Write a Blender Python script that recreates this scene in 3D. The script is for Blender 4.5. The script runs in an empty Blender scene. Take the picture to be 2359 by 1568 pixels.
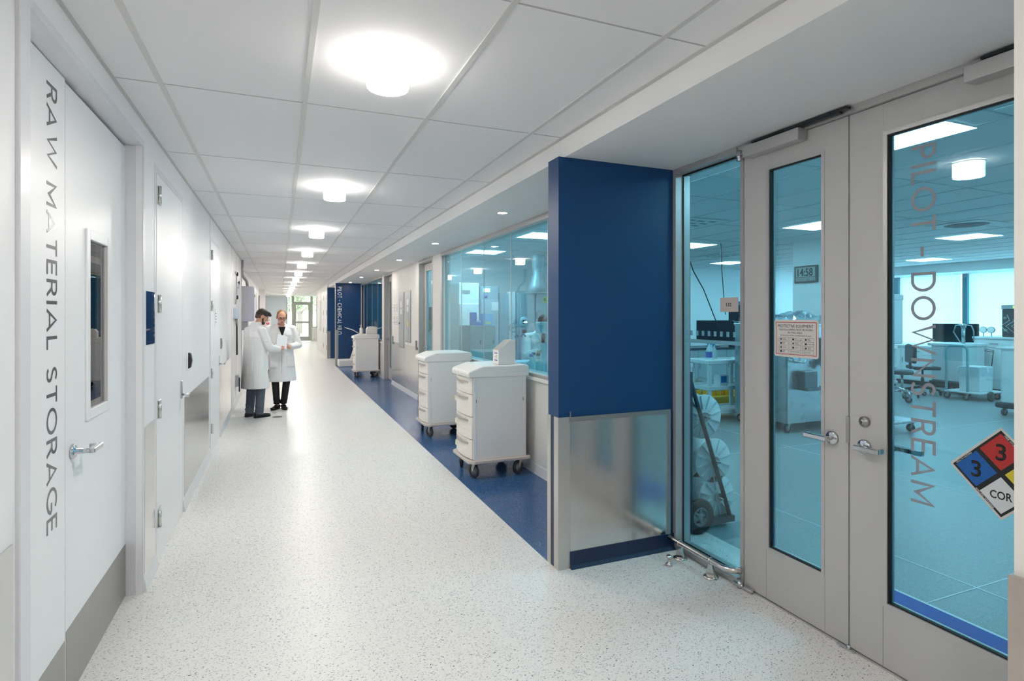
import bpy, bmesh, math, random
from mathutils import Vector, Matrix, Quaternion
random.seed(7)
PI = math.pi
SC = bpy.context.scene
COL = SC.collection

# ------------------------------------------------------------------ camera, world, exposure
cam_d = bpy.data.cameras.new('camera'); cam = bpy.data.objects.new('camera', cam_d); COL.objects.link(cam)
cam_d.sensor_width = 36.0; cam_d.lens = 1293.15 / 2359 * 36.0
cam_d.shift_y = -(784 - 724.45) / 2359
cam_d.clip_start = 0.05; cam_d.clip_end = 300
cam.location = (0, 0, 1.6); cam.rotation_euler = (PI / 2, 0, -math.radians(22.4709))
SC.camera = cam
world = bpy.data.worlds.new('daylight'); SC.world = world; world.use_nodes = True
bg = world.node_tree.nodes['Background']; bg.inputs[0].default_value = (0.92, 0.96, 1.0, 1); bg.inputs[1].default_value = 2.4
SC.view_settings.view_transform = 'Standard'; SC.view_settings.look = 'None'
SC.view_settings.gamma = 1.0; SC.view_settings.use_curve_mapping = False
SC.view_settings.exposure = 1.78
SC.cycles.use_denoising = True; SC.cycles.use_adaptive_sampling = True; SC.cycles.adaptive_threshold = 0.1; SC.cycles.adaptive_min_samples = 22
SC.cycles.max_bounces = 8; SC.cycles.diffuse_bounces = 5; SC.cycles.glossy_bounces = 4
SC.cycles.transmission_bounces = 4; SC.cycles.transparent_max_bounces = 14
SC.cycles.caustics_reflective = False; SC.cycles.caustics_refractive = False
SC.cycles.sample_clamp_indirect = 4.0
LAMP_POWER = 30.0      # drum lamps of the corridor
DOWN_POWER = 60.0
PANEL_POWER = 7.0      # square ceiling panels of the laboratory

# ------------------------------------------------------------------ materials
def lin(c):
    c = c / 255.0
    return c / 12.92 if c <= 0.04045 else ((c + 0.055) / 1.055) ** 2.4
def rgb(r, g, b): return (lin(r), lin(g), lin(b), 1)
MATS = {}
def mat(name, col, rough=0.5, metal=0.0, emit=0.0, var=0.02, scale=30.0, bump=0.0, spec=0.5, coat=0.0, stretch=(1, 1, 1), ecol=None, rvar=0.0):
    if name in MATS: return MATS[name]
    m = bpy.data.materials.new(name); m.use_nodes = True; nt = m.node_tree; N = nt.nodes; L = nt.links
    b = N['Principled BSDF']
    c = rgb(*col)
    b.inputs['Roughness'].default_value = rough; b.inputs['Metallic'].default_value = metal
    b.inputs['Specular IOR Level'].default_value = spec
    if coat: b.inputs['Coat Weight'].default_value = coat; b.inputs['Coat Roughness'].default_value = 0.08
    tc = N.new('ShaderNodeTexCoord'); mp = N.new('ShaderNodeMapping'); mp.inputs['Scale'].default_value = stretch
    L.new(tc.outputs['Object'], mp.inputs['Vector'])
    nz = N.new('ShaderNodeTexNoise'); nz.inputs['Scale'].default_value = scale; nz.inputs['Detail'].default_value = 4
    L.new(mp.outputs[0], nz.inputs['Vector'])
    mx = N.new('ShaderNodeMix'); mx.data_type = 'RGBA'
    mx.inputs[6].default_value = tuple(max(0, x * (1 - 2 * var)) for x in c[:3]) + (1,)
    mx.inputs[7].default_value = tuple(min(1, x * (1 + 2 * var)) for x in c[:3]) + (1,)
    L.new(nz.outputs[0], mx.inputs[0]); L.new(mx.outputs[2], b.inputs['Base Color'])
    if bump:
        bp = N.new('ShaderNodeBump'); bp.inputs['Strength'].default_value = bump; bp.inputs['Distance'].default_value = 0.01
        L.new(nz.outputs[0], bp.inputs['Height']); L.new(bp.outputs[0], b.inputs['Normal'])
    if rvar:
        mr = N.new('ShaderNodeMapRange'); mr.inputs[3].default_value = max(0.02, rough - rvar); mr.inputs[4].default_value = rough + rvar
        L.new(nz.outputs[0], mr.inputs[0]); L.new(mr.outputs[0], b.inputs['Roughness'])
    if emit:
        b.inputs['Emission Color'].default_value = rgb(*(ecol or col)); b.inputs['Emission Strength'].default_value = emit
    MATS[name] = m
    return m

def glass_mat(name, tint, refl=1.0, ior=1.6, edge=False):
    m = bpy.data.materials.new(name); m.use_nodes = True; nt = m.node_tree; N = nt.nodes; L = nt.links
    N.remove(N['Principled BSDF'])
    out = N['Material Output']
    tr = N.new('ShaderNodeBsdfTransparent'); tr.inputs[0].default_value = tint + (1,)
    gl = N.new('ShaderNodeBsdfGlossy'); gl.inputs['Roughness'].default_value = 0.004; gl.inputs['Color'].default_value = (refl, refl, refl, 1)
    fr = N.new('ShaderNodeFresnel'); fr.inputs[0].default_value = ior
    nz = N.new('ShaderNodeTexNoise'); nz.inputs['Scale'].default_value = 0.7
    tc = N.new('ShaderNodeTexCoord'); L.new(tc.outputs['Object'], nz.inputs['Vector'])
    bp = N.new('ShaderNodeBump'); bp.inputs['Strength'].default_value = 0.02; bp.inputs['Distance'].default_value = 0.01
    L.new(nz.outputs[0], bp.inputs['Height']); L.new(bp.outputs[0], gl.inputs['Normal'])
    mx = N.new('ShaderNodeMixShader')
    ge = N.new('ShaderNodeNewGeometry'); io = N.new('ShaderNodeMix'); io.data_type = 'FLOAT'; io.inputs[2].default_value = ior; io.inputs[3].default_value = 1 / ior
    L.new(ge.outputs['Backfacing'], io.inputs[0]); L.new(io.outputs[0], fr.inputs[0])
    L.new(fr.outputs[0], mx.inputs[0]); L.new(tr.outputs[0], mx.inputs[1]); L.new(gl.outputs[0], mx.inputs[2])
    L.new(mx.outputs[0], out.inputs['Surface'])
    MATS[name] = m
    return m

def speckle_mat(name, base, flecks, rough=0.26, dens=1.0, scale=55.0):
    """resilient sheet floor: small irregular flecks scattered in a plain colour"""
    m = bpy.data.materials.new(name); m.use_nodes = True; nt = m.node_tree; N = nt.nodes; L = nt.links
    b = N['Principled BSDF']; b.inputs['Roughness'].default_value = rough; b.inputs['Specular IOR Level'].default_value = 0.5
    tc = N.new('ShaderNodeTexCoord')
    last = None
    nb = N.new('ShaderNodeTexNoise'); nb.inputs['Scale'].default_value = 220; nb.inputs['Detail'].default_value = 2
    L.new(tc.outputs['Object'], nb.inputs['Vector'])
    m0 = N.new('ShaderNodeMix'); m0.data_type = 'RGBA'
    c = rgb(*base); m0.inputs[6].default_value = tuple(x * 0.94 for x in c[:3]) + (1,); m0.inputs[7].default_value = tuple(min(1, x * 1.05) for x in c[:3]) + (1,)
    L.new(nb.outputs[0], m0.inputs[0]); last = m0.outputs[2]
    for i, (fc, thr, sc, size) in enumerate(flecks):
        mp = N.new('ShaderNodeMapping'); mp.inputs['Location'].default_value = (i * 3.7, i * 1.3, 0)
        mp.inputs['Rotation'].default_value = (0, 0, 0.5 + i * 1.1); mp.inputs['Scale'].default_value = (1, 1.7, 1)
        L.new(tc.outputs['Object'], mp.inputs['Vector'])
        wz = N.new('ShaderNodeTexNoise'); wz.inputs['Scale'].default_value = sc * 1.2; L.new(mp.outputs[0], wz.inputs['Vector'])
        add = N.new('ShaderNodeMix'); add.data_type = 'RGBA'; add.blend_type = 'LINEAR_LIGHT'; add.inputs[0].default_value = 0.5 / sc
        L.new(mp.outputs[0], add.inputs[6]); L.new(wz.outputs[1], add.inputs[7])
        vo = N.new('ShaderNodeTexVoronoi'); vo.voronoi_dimensions = '2D'; vo.inputs['Scale'].default_value = sc
        L.new(add.outputs[2], vo.inputs['Vector'])
        sp = N.new('ShaderNodeSeparateColor'); L.new(vo.outputs['Color'], sp.inputs[0])
        gt = N.new('ShaderNodeMath'); gt.operation = 'GREATER_THAN'; gt.inputs[1].default_value = 1 - thr * dens
        L.new(sp.outputs[0], gt.inputs[0])
        sz = N.new('ShaderNodeMath'); sz.operation = 'MULTIPLY'; sz.inputs[1].default_value = size; L.new(sp.outputs[1], sz.inputs[0])
        lt = N.new('ShaderNodeMath'); lt.operation = 'LESS_THAN'; L.new(vo.outputs['Distance'], lt.inputs[0]); L.new(sz.outputs[0], lt.inputs[1])
        mu = N.new('ShaderNodeMath'); mu.operation = 'MULTIPLY'; L.new(gt.outputs[0], mu.inputs[0]); L.new(lt.outputs[0], mu.inputs[1])
        mm = N.new('ShaderNodeMix'); mm.data_type = 'RGBA'; mm.inputs[7].default_value = rgb(*fc)
        L.new(mu.outputs[0], mm.inputs[0]); L.new(last, mm.inputs[6]); last = mm.outputs[2]
    L.new(last, b.inputs['Base Color'])
    MATS[name] = m
    return m

WALL = mat('wall_paint', (238, 238, 240), 0.42, var=0.006, scale=3, spec=0.45)
WALLR = mat('wall_paint_warm', (232, 230, 226), 0.45, var=0.006, scale=3)
DOORW = mat('door_paint', (238, 239, 241), 0.33, var=0.006, scale=2, spec=0.5)
FRAMEW = mat('frame_paint', (222, 223, 228), 0.3, var=0.008, scale=4)
TILE = mat('ceiling_tile', (236, 236, 238), 0.85, var=0.012, scale=260, bump=0.02)
GRIDM = mat('ceiling_bar', (212, 212, 210), 0.45, var=0.01)
SOFF = mat('soffit_paint', (240, 240, 240), 0.6, var=0.008, scale=3)
BLUE = mat('blue_paint', (2, 60, 110), 0.42, var=0.015, scale=90, bump=0.01, spec=0.5)
NAVY = mat('navy_base', (13, 38, 72), 0.35, var=0.02)
STEEL = mat('brushed_steel', (216, 216, 214), 0.19, 1.0, var=0.02, scale=9, stretch=(4, 4, 0.4), rvar=0.05, bump=0.02)
STEELD = mat('dull_steel', (168, 167, 164), 0.38, 0.9, var=0.03, scale=20, stretch=(1, 1, 8), rvar=0.05)
ALU = mat('aluminium_frame', (196, 194, 193), 0.38, 0.55, var=0.01)
DOORG = mat('door_grey_paint', (192, 191, 191), 0.42, 0.0, var=0.012, scale=60)
CHROME = mat('chrome', (205, 207, 210), 0.12, 1.0, var=0.01)
BLACK = mat('black_rubber', (22, 24, 27), 0.5, var=0.05)
GASKET = mat('black_gasket', (14, 16, 20), 0.6)
DARK = mat('dark_plastic', (38, 44, 52), 0.4, var=0.04)
PLAST = mat('white_plastic', (238, 237, 234), 0.35, var=0.008)
CARTB = mat('cart_beige', (238, 233, 227), 0.4, var=0.008)
CARTS = mat('cart_side', (232, 234, 234), 0.35, var=0.008)
CARTD = mat('cart_bumper', (205, 196, 190), 0.45, var=0.012)
HAND = mat('handle_grey', (176, 170, 165), 0.4, var=0.02)
TYRE = mat('grey_tyre', (66, 66, 68), 0.55, var=0.05)
HUB = mat('wheel_hub', (150, 148, 146), 0.45, var=0.03)
PAPER = mat('paper', (240, 240, 238), 0.7, var=0.008)
YELL = mat('yellow_plastic', (232, 190, 20), 0.45, var=0.03)
BLUEP = mat('blue_plastic', (0, 128, 205), 0.4, var=0.03)
RED = mat('red_ink', (196, 40, 44), 0.5)
INK = mat('black_ink', (24, 24, 28), 0.5)
GREYV = mat('grey_vinyl', (112, 112, 116), 0.22, 0.75, var=0.04, scale=1.5)
GREYL = mat('grey_glass_vinyl', (140, 147, 156), 0.5, 0.0, var=0.02)
WHITEV = mat('white_vinyl', (238, 240, 242), 0.5)
GLASS = glass_mat('blue_tinted_glass', (0.565, 0.865, 0.935), 1.0, 1.52)
CLEAR = glass_mat('clear_glass', (0.97, 0.985, 0.98), 1.0, 1.4)
DKGLASS = glass_mat('dark_vision_glass', (0.55, 0.56, 0.58), 0.9, 2.3)
FILM = glass_mat('clear_film', (0.86, 0.93, 0.96), 1.0, 2.0)
FLOOR = speckle_mat('speckled_floor', (236, 235, 232), [((190, 190, 196), 0.40, 95, 0.45), ((128, 132, 146), 0.12, 92, 0.40), ((78, 84, 100), 0.05, 78, 0.40), ((245, 245, 245), 0.35, 110, 0.5)], 0.36)
BFLOOR = speckle_mat('blue_speckled_floor', (52, 92, 142), [((90, 140, 190), 0.25, 120, 0.4), ((24, 60, 110), 0.3, 90, 0.45), ((170, 195, 220), 0.05, 90, 0.35)], 0.22)
LFLOOR = speckle_mat('laboratory_floor', (142, 156, 160), [((126, 140, 146), 0.5, 120, 0.5), ((166, 178, 182), 0.4, 110, 0.5), ((104, 120, 128), 0.2, 100, 0.4)], 0.38)
LAMPG = mat('lamp_glass', (255, 248, 240), 0.4, emit=LAMP_POWER * .22)
LAMPB = mat('lamp_glass_bottom', (255, 247, 238), 0.4, emit=LAMP_POWER * 2.2)
DOWNG = mat('downlight_lens', (255, 246, 236), 0.4, emit=DOWN_POWER)
PANELG = mat('light_panel', (250, 253, 255), 0.4, emit=PANEL_POWER)

# ------------------------------------------------------------------ mesh helpers
class MB:
    n = 0
    def __init__(s): s.bm = bmesh.new(); s.mats = []; s.cur = 0
    def use(s, m):
        if m not in s.mats: s.mats.append(m)
        s.cur = s.mats.index(m); return s
    def _tag(s, geom):
        for g in geom:
            if isinstance(g, bmesh.types.BMFace): g.material_index = s.cur
    def box(s, x0, x1, y0, y1, z0, z1, bev=0.0, seg=1, M=None):
        t = bmesh.new(); bmesh.ops.create_cube(t, size=1)
        MB.n += 1; e = (MB.n % 17) * 1.2e-5      # no two boxes share exactly one plane
        x0 -= e; y0 -= e; z0 -= e; x1 += e; y1 += e; z1 += e
        for v in t.verts: v.co = Vector(((x0 + x1) / 2 + v.co.x * (x1 - x0), (y0 + y1) / 2 + v.co.y * (y1 - y0), (z0 + z1) / 2 + v.co.z * (z1 - z0)))
        if bev: bmesh.ops.bevel(t, geom=t.edges[:], offset=bev, segments=seg, affect='EDGES', profile=0.5)
        return s.merge(t, M)
    def merge(s, t, M=None):
        if M is not None: bmesh.ops.transform(t, matrix=M, verts=t.verts)
        vm = {}
        for v in t.verts: vm[v] = s.bm.verts.new(v.co)
        for f in t.faces:
            try:
                nf = s.bm.faces.new([vm[v] for v in f.verts]); nf.material_index = s.cur; nf.smooth = f.smooth
            except ValueError: pass
        t.free(); return s
    def cyl(s, p0, p1, r0, r1=None, seg=20, caps=True, smooth=True):
        p0 = Vector(p0); p1 = Vector(p1); r1 = r0 if r1 is None else r1
        d = (p1 - p0).normalized(); a = Vector((0, 0, 1)) if abs(d.z) < 0.9 else Vector((1, 0, 0))
        u = d.cross(a).normalized(); w = d.cross(u)
        A = []; B = []
        for i in range(seg):
            t = 2 * PI * i / seg; o = u * math.cos(t) + w * math.sin(t)
            A.append(s.bm.verts.new(p0 + o * r0)); B.append(s.bm.verts.new(p1 + o * r1))
        for i in range(seg):
            j = (i + 1) % seg
            f = s.bm.faces.new((A[i], A[j], B[j], B[i])); f.material_index = s.cur; f.smooth = smooth
        if caps:
            f = s.bm.faces.new(A[::-1]); f.material_index = s.cur
            f = s.bm.faces.new(B); f.material_index = s.cur
        return s
    def tube(s, pts, r, seg=10, caps=True):
        pts = [Vector(p) for p in pts]; rings = []
        n = len(pts); prev = None
        for i, p in enumerate(pts):
            d = (pts[min(i + 1, n - 1)] - pts[max(i - 1, 0)]).normalized()
            if prev is None:
                a = Vector((0, 0, 1)) if abs(d.z) < 0.9 else Vector((1, 0, 0)); u = d.cross(a).normalized()
            else:
                u = (prev - d * prev.dot(d)).normalized()
            prev = u; w = d.cross(u)
            rr = r[i] if isinstance(r, (list, tuple)) else r
            rings.append([s.bm.verts.new(p + (u * math.cos(2 * PI * k / seg) + w * math.sin(2 * PI * k / seg)) * rr) for k in range(seg)])
        for A, B in zip(rings, rings[1:]):
            for k in range(seg):
                j = (k + 1) % seg; f = s.bm.faces.new((A[k], A[j], B[j], B[k])); f.material_index = s.cur; f.smooth = True
        if caps:
            for f in (s.bm.faces.new(rings[0][::-1]), s.bm.faces.new(rings[-1])): f.material_index = s.cur
        return s
    def lathe(s, prof, c=(0, 0, 0), seg=32, axis='Z', smooth=True):
        c = Vector(c); rings = []
        def pt(r, h, t):
            a, b = r * math.cos(t), r * math.sin(t)
            return c + (Vector((a, b, h)) if axis == 'Z' else Vector((h, a, b)) if axis == 'X' else Vector((b, h, a)))
        for r, h in prof: rings.append([s.bm.verts.new(pt(max(r, 1e-5), h, 2 * PI * k / seg)) for k in range(seg)])
        for A, B in zip(rings, rings[1:]):
            for k in range(seg):
                j = (k + 1) % seg; f = s.bm.faces.new((A[k], A[j], B[j], B[k])); f.material_index = s.cur; f.smooth = smooth
        return s
    def prism(s, poly, h0, h1, axis='Z', bev=0.0, M=None):
        """poly: 2D points; axis Z -> (x,y), X -> (y,z), Y -> (x,z)"""
        t = bmesh.new()
        def P(a, b, h): return Vector((a, b, h)) if axis == 'Z' else Vector((h, a, b)) if axis == 'X' else Vector((a, h, b))
        A = [t.verts.new(P(a, b, h0)) for a, b in poly]; B = [t.verts.new(P(a, b, h1)) for a, b in poly]
        n = len(poly)
        for i in range(n): t.faces.new((A[i], A[(i + 1) % n], B[(i + 1) % n], B[i]))
        t.faces.new(A[::-1]); t.faces.new(B)
        bmesh.ops.recalc_face_normals(t, faces=t.faces)
        if bev: bmesh.ops.bevel(t, geom=t.edges[:], offset=bev, segments=2, affect='EDGES', profile=0.5)
        return s.merge(t, M)
    def sphere(s, c, r, seg=16, rings=10, M=None):
        t = bmesh.new(); bmesh.ops.create_uvsphere(t, u_segments=seg, v_segments=rings, radius=1)
        rr = r if isinstance(r, (tuple, list)) else (r, r, r)
        for v in t.verts: v.co = Vector((v.co.x * rr[0], v.co.y * rr[1], v.co.z * rr[2]))
        for f in t.faces: f.smooth = True
        MM = Matrix.Translation(Vector(c)) @ (M if M is not None else Matrix.Identity(4))
        return s.merge(t, MM)
    def quad(s, pts):
        f = s.bm.faces.new([s.bm.verts.new(Vector(p)) for p in pts]); f.material_index = s.cur; return s
    def text(s, string, O, U, V, cap, length=None, thick=0.0012, weight=0.0, center=False, space=1.0):
        """lettering: baseline start O, reading direction U, letter-up direction V, cap height, total length"""
        cu = bpy.data.curves.new('t', 'FONT'); cu.body = string; cu.size = 1.0; cu.offset = weight; cu.space_character = space
        cu.resolution_u = 3
        o = bpy.data.objects.new('t', cu); COL.objects.link(o)
        dg = bpy.context.evaluated_depsgraph_get(); me = bpy.data.meshes.new_from_object(o.evaluated_get(dg))
        xs = [v.co.x for v in me.vertices]; ys = [v.co.y for v in me.vertices]
        if not xs: return s
        x0, x1 = min(xs), max(xs); y1 = 0.72
        caps_h = max(ys) if string.upper() == string else y1
        caps_h = max(0.6, min(0.76, caps_h))
        k = cap / caps_h; kx = (length / (x1 - x0)) if length else k
        U = Vector(U).normalized(); V = Vector(V).normalized(); Nn = U.cross(V); O = Vector(O)
        if center: O = O - U * (x1 - x0) * kx / 2
        t = bmesh.new(); t.from_mesh(me)
        for v in t.verts: v.co = O + U * ((v.co.x - x0) * kx) + V * (v.co.y * k)
        if thick:
            r = bmesh.ops.extrude_face_region(t, geom=t.faces[:])
            for g in r['geom']:
                if isinstance(g, bmesh.types.BMVert): g.co += Nn * thick
            for f in t.faces: f.normal_update()
        s.merge(t)
        bpy.data.objects.remove(o); bpy.data.meshes.remove(me); bpy.data.curves.remove(cu)
        return s
    def letters(s, string, O, U, V, cap, length, w=.115, thick=.001):
        """monoline geometric capitals drawn as strokes; w is the stroke weight in cap heights"""
        h = w / 2
        def a(cx, cy, r, d0, d1, n=20, ry=None): return [(cx + r * math.cos(math.radians(d0 + (d1 - d0) * i / n)), cy + (ry or r) * math.sin(math.radians(d0 + (d1 - d0) * i / n))) for i in range(n + 1)]
        G = {'I': (w, [[(h, 0), (h, 1)]]), 'L': (.50, [[(h, 1), (h, h), (.50, h)]]), 'T': (.62, [[(0, 1 - h), (.62, 1 - h)], [(.31, 0), (.31, 1 - w)]]),
             'E': (.56, [[(.56, 1 - h), (h, 1 - h), (h, h), (.56, h)], [(w, .5), (.52, .5)]]), 'H': (.68, [[(h, 0), (h, 1)], [(.68 - h, 0), (.68 - h, 1)], [(w, .5), (.68 - w, .5)]]),
             'O': (1.0, [a(.5, .5, .5 - h, 90, 450, 40)]), 'C': (.90, [a(.5, .5, .5 - h, 48, 312, 32)]), 'G': (.92, [a(.5, .5, .5 - h, 48, 345, 34) + [(.90 - h, .46)], [(.56, .46), (.90, .46)]]),
             'D': (.80, [[(h, 0), (h, 1)], [(w, 1 - h), (.36, 1 - h)] + a(.36, .5, .44 - h, 90, -90, 24, .5 - h)[1:] + [(w, h)]]),
             'P': (.60, [[(h, 0), (h, 1)], [(w, 1 - h), (.32, 1 - h)] + a(.32, .70, .28 - h, 90, -90, 18, .30 - h)[1:] + [(w, .40 + h)]]),
             'R': (.64, [[(h, 0), (h, 1)], [(w, 1 - h), (.33, 1 - h)] + a(.33, .71, .28 - h, 90, -90, 18, .29 - h)[1:] + [(w, .42 + h)], [(.34, .42 + h), (.60, 0)]]),
             'A': (.86, [[(h * .9, 0), (.43, 1 - h * .3), (.86 - h * .9, 0)], [(.17, .27), (.69, .27)]]), 'W': (1.22, [[(h * .9, 1), (.33, h * .3), (.61, 1 - h * .3), (.89, h * .3), (1.22 - h * .9, 1)]]),
             'M': (.90, [[(h, 0), (h, 1 - h), (.45, .22), (.90 - h, 1 - h), (.90 - h, 0)]]), 'N': (.76, [[(h, 0), (h, 1 - h), (.76 - h, h), (.76 - h, 1)]]),
             'K': (.66, [[(h, 0), (h, 1)], [(w, .38), (.60, 1)], [(.26, .58), (.64, 0)]]), 'S': (.60, [a(.31, .735, .265 - h, 30, 240, 18) + a(.30, .265, .285 - h, 80, -150, 20, .285 - h)]),
             '–': (.40, [[(0, .46), (.40, .46)]]), ' ': (.30, [])}
        adv = []; x = 0
        for ch in string: adv.append(x); x += G[ch][0] + .17
        kx = length / (x - .17); U = Vector(U).normalized(); V = Vector(V).normalized(); Nn = U.cross(V); O = Vector(O)
        for ch, x0 in zip(string, adv):
            for li, pl in enumerate(G[ch][1]):
                P = [Vector(p).to_2d() for p in pl]; Lf = []; Rt = []; closed = (P[0] - P[-1]).length < 1e-5; n = len(P)
                for i in range(n):
                    d0 = (P[i] - P[i - 1]).normalized() if i else ((P[-1] - P[-2]).normalized() if closed else None)
                    d1 = (P[i + 1] - P[i]).normalized() if i < n - 1 else ((P[1] - P[0]).normalized() if closed else None)
                    d0 = d0 or d1; d1 = d1 or d0; m = (d0 + d1)
                    m = m.normalized() if m.length > 1e-6 else d0; nn = Vector((-m.y, m.x)); c = max(.35, Vector((-d0.y, d0.x)).dot(nn)); o = nn * h / c
                    Lf.append(P[i] + o); Rt.append(P[i] - o)
                def W3(q, k): return O + U * ((x0 + q.x) * kx) + V * (max(0, min(1, q.y)) * cap) + Nn * ((thick + li * .00006) * k)
                for i in range(n - 1):
                    A = [W3(q, 1) for q in (Rt[i], Rt[i + 1], Lf[i + 1], Lf[i])]; B = [W3(q, 0) for q in (Rt[i], Rt[i + 1], Lf[i + 1], Lf[i])]
                    s.quad(A); s.quad(B[::-1]); s.quad((B[0], B[1], A[1], A[0])); s.quad((B[2], B[3], A[3], A[2]))
        return s
    def obj(s, name, m=None, parent=None, off=None, smooth_angle=None):
        if off is not None:
            for v in s.bm.verts: v.co -= Vector(off)
        me = bpy.data.meshes.new(name); s.bm.to_mesh(me); s.bm.free()
        mats = s.mats or [m]
        for x in mats: me.materials.append(x)
        o = bpy.data.objects.new(name, me); COL.objects.link(o)
        if parent is not None: o.parent = parent
        return o

def tag(o, label, cat, group=None, kind=None):
    o['label'] = label; o['category'] = cat
    if group: o['group'] = group
    if kind: o['kind'] = kind
    return o
def thing(name, label, cat, loc=(0, 0, 0), rotz=0.0, group=None, kind=None):
    o = bpy.data.objects.new(name, None); COL.objects.link(o); o.empty_display_size = 0.1
    o.location = loc; o.rotation_euler = (0, 0, rotz)
    return tag(o, label, cat, group, kind)
def struct(name, mb, m=None, label=None, cat=None):
    o = mb.obj(name, m); o['kind'] = 'structure'
    o['label'] = label or name.replace('_', ' ') + ' of the laboratory corridor'
    o['category'] = cat or name.split('_')[0]
    return o
def dup(root, loc, rotz=None, label=None, group=None):
    r = root.copy(); COL.objects.link(r); r.location = loc
    if rotz is not None: r.rotation_euler = (0, 0, rotz)
    if label: r['label'] = label
    if group: r['group'] = group
    for ch in list(root.children):
        c = ch.copy(); COL.objects.link(c); c.parent = r
        for g in list(ch.children):
            d = g.copy(); COL.objects.link(d); d.parent = c
    return r
def arc(c, r, a0, a1, n, plane='XZ'):
    out = []
    for i in range(n + 1):
        t = a0 + (a1 - a0) * i / n
        a, b = r * math.cos(t), r * math.sin(t)
        out.append((c[0] + a, c[1], c[2] + b) if plane == 'XZ' else (c[0] + a, c[1] + b, c[2]) if plane == 'XY' else (c[0], c[1] + a, c[2] + b))
    return out
# ------------------------------------------------------------------ the corridor's shell
CZ = 2.715; SZ = 2.59; LX = -0.73; WX = 2.39; DX = 2.52; FX = 1.655; YE = 36.3; YB = -4.0
b = MB(); b.box(-1.2, 1.605, YB, YE + .4, -.06, 0); b.box(1.605, 2.9, YB, 3.277, -.06, 0); b.box(1.605, 2.9, 18.4, YE + .4, -.06, 0)
struct('floor', b, FLOOR, 'glossy white sheet floor of the corridor with dark grey flecks', 'floor')
b = MB(); b.box(1.605, 2.62, 3.277, 18.4, -.06, 0)
struct('floor_blue', b, BFLOOR, 'blue speckled floor band along the glazed laboratory wall', 'floor')
b = MB(); b.box(2.9, 15, YB, 11.2, -.06, -.001); b.box(2.62, 2.9, 3.277, 11.2, -.06, -.001); b.box(2.62, 2.9, 11.2, 18.4, -.06, -.001); b.box(2.9, 9, 11.2, 18.4, -.06, -.001)
lf = struct('floor_laboratory', b, LFLOOR, 'pale grey green floor of the laboratory behind tinted glass', 'floor')
b = MB()
b.box(2.62, 3.30, YB, 2.25, -.0008, .0008)
b.obj('floor_border', mat('blue_border', (0, 84, 172), 0.75, var=0.03), lf)
b = MB()
b.box(3.30, 3.318, YB, 2.25, -.0008, .0012); b.box(3.768, 3.776, YB, 11, -.0008, .0012); b.box(5.70, 5.708, YB, 11, -.0008, .0012); b.box(3.318, 14.4, 1.996, 2.002, -.0008, .0012); b.box(2.62, 14.4, 5.0, 5.006, -.0008, .0012)
b.obj('welded_seam', mat('seam_white', (222, 230, 232), 0.35), lf)

b = MB(); b.box(-1.2, FX + .02, YB, YE + .3, CZ, CZ + .1)
cl = struct('ceiling', b, TILE, 'white tiled ceiling running the whole corridor', 'ceiling')
b = MB()
for x in (-.530, .122, .774, 1.426):
    b.box(x - .012, x + .012, YB, YE, CZ - .005, CZ + .004)
b.obj('ceiling_grid_bar', GRIDM, cl)
b = MB(); gx = [-.725, -.530, .122, .774, 1.426, FX]
for k in range(-4, 27):
    y = 1.8485 + 1.30 * k
    for a, c in zip(gx, gx[1:]):
        b.box(a + .012, c - .012 if c != FX else c, y - .004, y + .004, CZ - .0012, CZ + .004)
b.obj('tile_joint', mat('joint_shadow_grey', (182, 183, 185), 0.8), cl)
b = MB(); b.box(LX, LX + .014, YB, 12.65, CZ - .008, CZ + .003); b.box(FX - .022, FX + .002, YB, 21.5, CZ - .006, CZ + .003)
b.obj('edge_angle', mat('edge_angle_grey', (196, 196, 194), 0.5), cl)

b = MB(); b.box(FX, DX + .14, YB, 21.5, SZ, SZ + .03); b.box(FX - .0005, FX + .03, YB, 21.5, SZ - .0005, CZ + .05)
struct('ceiling_soffit', b, SOFF, 'lowered smooth white soffit over the glazed side of the corridor', 'ceiling')
b = MB(); b.box(DX + .12, 14.9, YB, 11.1, 2.74, 2.8)
lc = struct('ceiling_laboratory', b, TILE, 'tiled ceiling of the laboratory behind tinted glass', 'ceiling')
b = MB()
for i in range(20): b.box(2.66 + .61 * i - .008, 2.66 + .61 * i + .008, YB, 11, 2.736, 2.742)
for i in range(13): b.box(DX + .14, 14.6, -3 + 1.22 * i - .006, -3 + 1.22 * i + .006, 2.736, 2.742)
b.obj('ceiling_grid_bar', mat('lab_grid', (204, 206, 208), 0.6), lc)

# left wall, in pieces around the doors
def wall_left():
    b = MB()
    b.box(LX - .15, LX, YB, 2.193, 0, CZ + .05)
    b.box(LX - .15, LX, 2.193, 3.784, 2.578, CZ + .05)
    b.box(LX - .15, LX, 3.784, 12.65, 0, CZ + .05)
    b.box(LX - .20, LX - .11, 12.65, 27.1, 0, CZ + .05)
    b.box(LX - .20, -.60, 27.1, 27.3, 0, CZ + .05)
    b.box(LX - .20, LX - .05, 27.3, YE + .3, 0, CZ + .05)
    w = struct('wall_left', b, WALL, 'long glossy white wall with flush doors', 'wall')
    s = MB()
    for y0, y1, z0, z1 in ((YB, 2.09, .10, .925), (3.84, 4.12, .075, .942), (5.31, 7.02, .10, .915), (8.22, 10.1, .10, .92)):
        s.box(LX, LX + .004, y0, y1, z0, z1)
    s.obj('steel_wainscot', STEEL, w)
    s = MB()
    for y in (7.18 - .03, 10.2, 11.35, 12.1): s.box(LX, LX + .0015, y, y + .008, 0, CZ - .02)
    s.obj('panel_joint', mat('joint_grey', (150, 152, 156), 0.6), w)
    return w
wl = wall_left()
b = MB()
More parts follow.
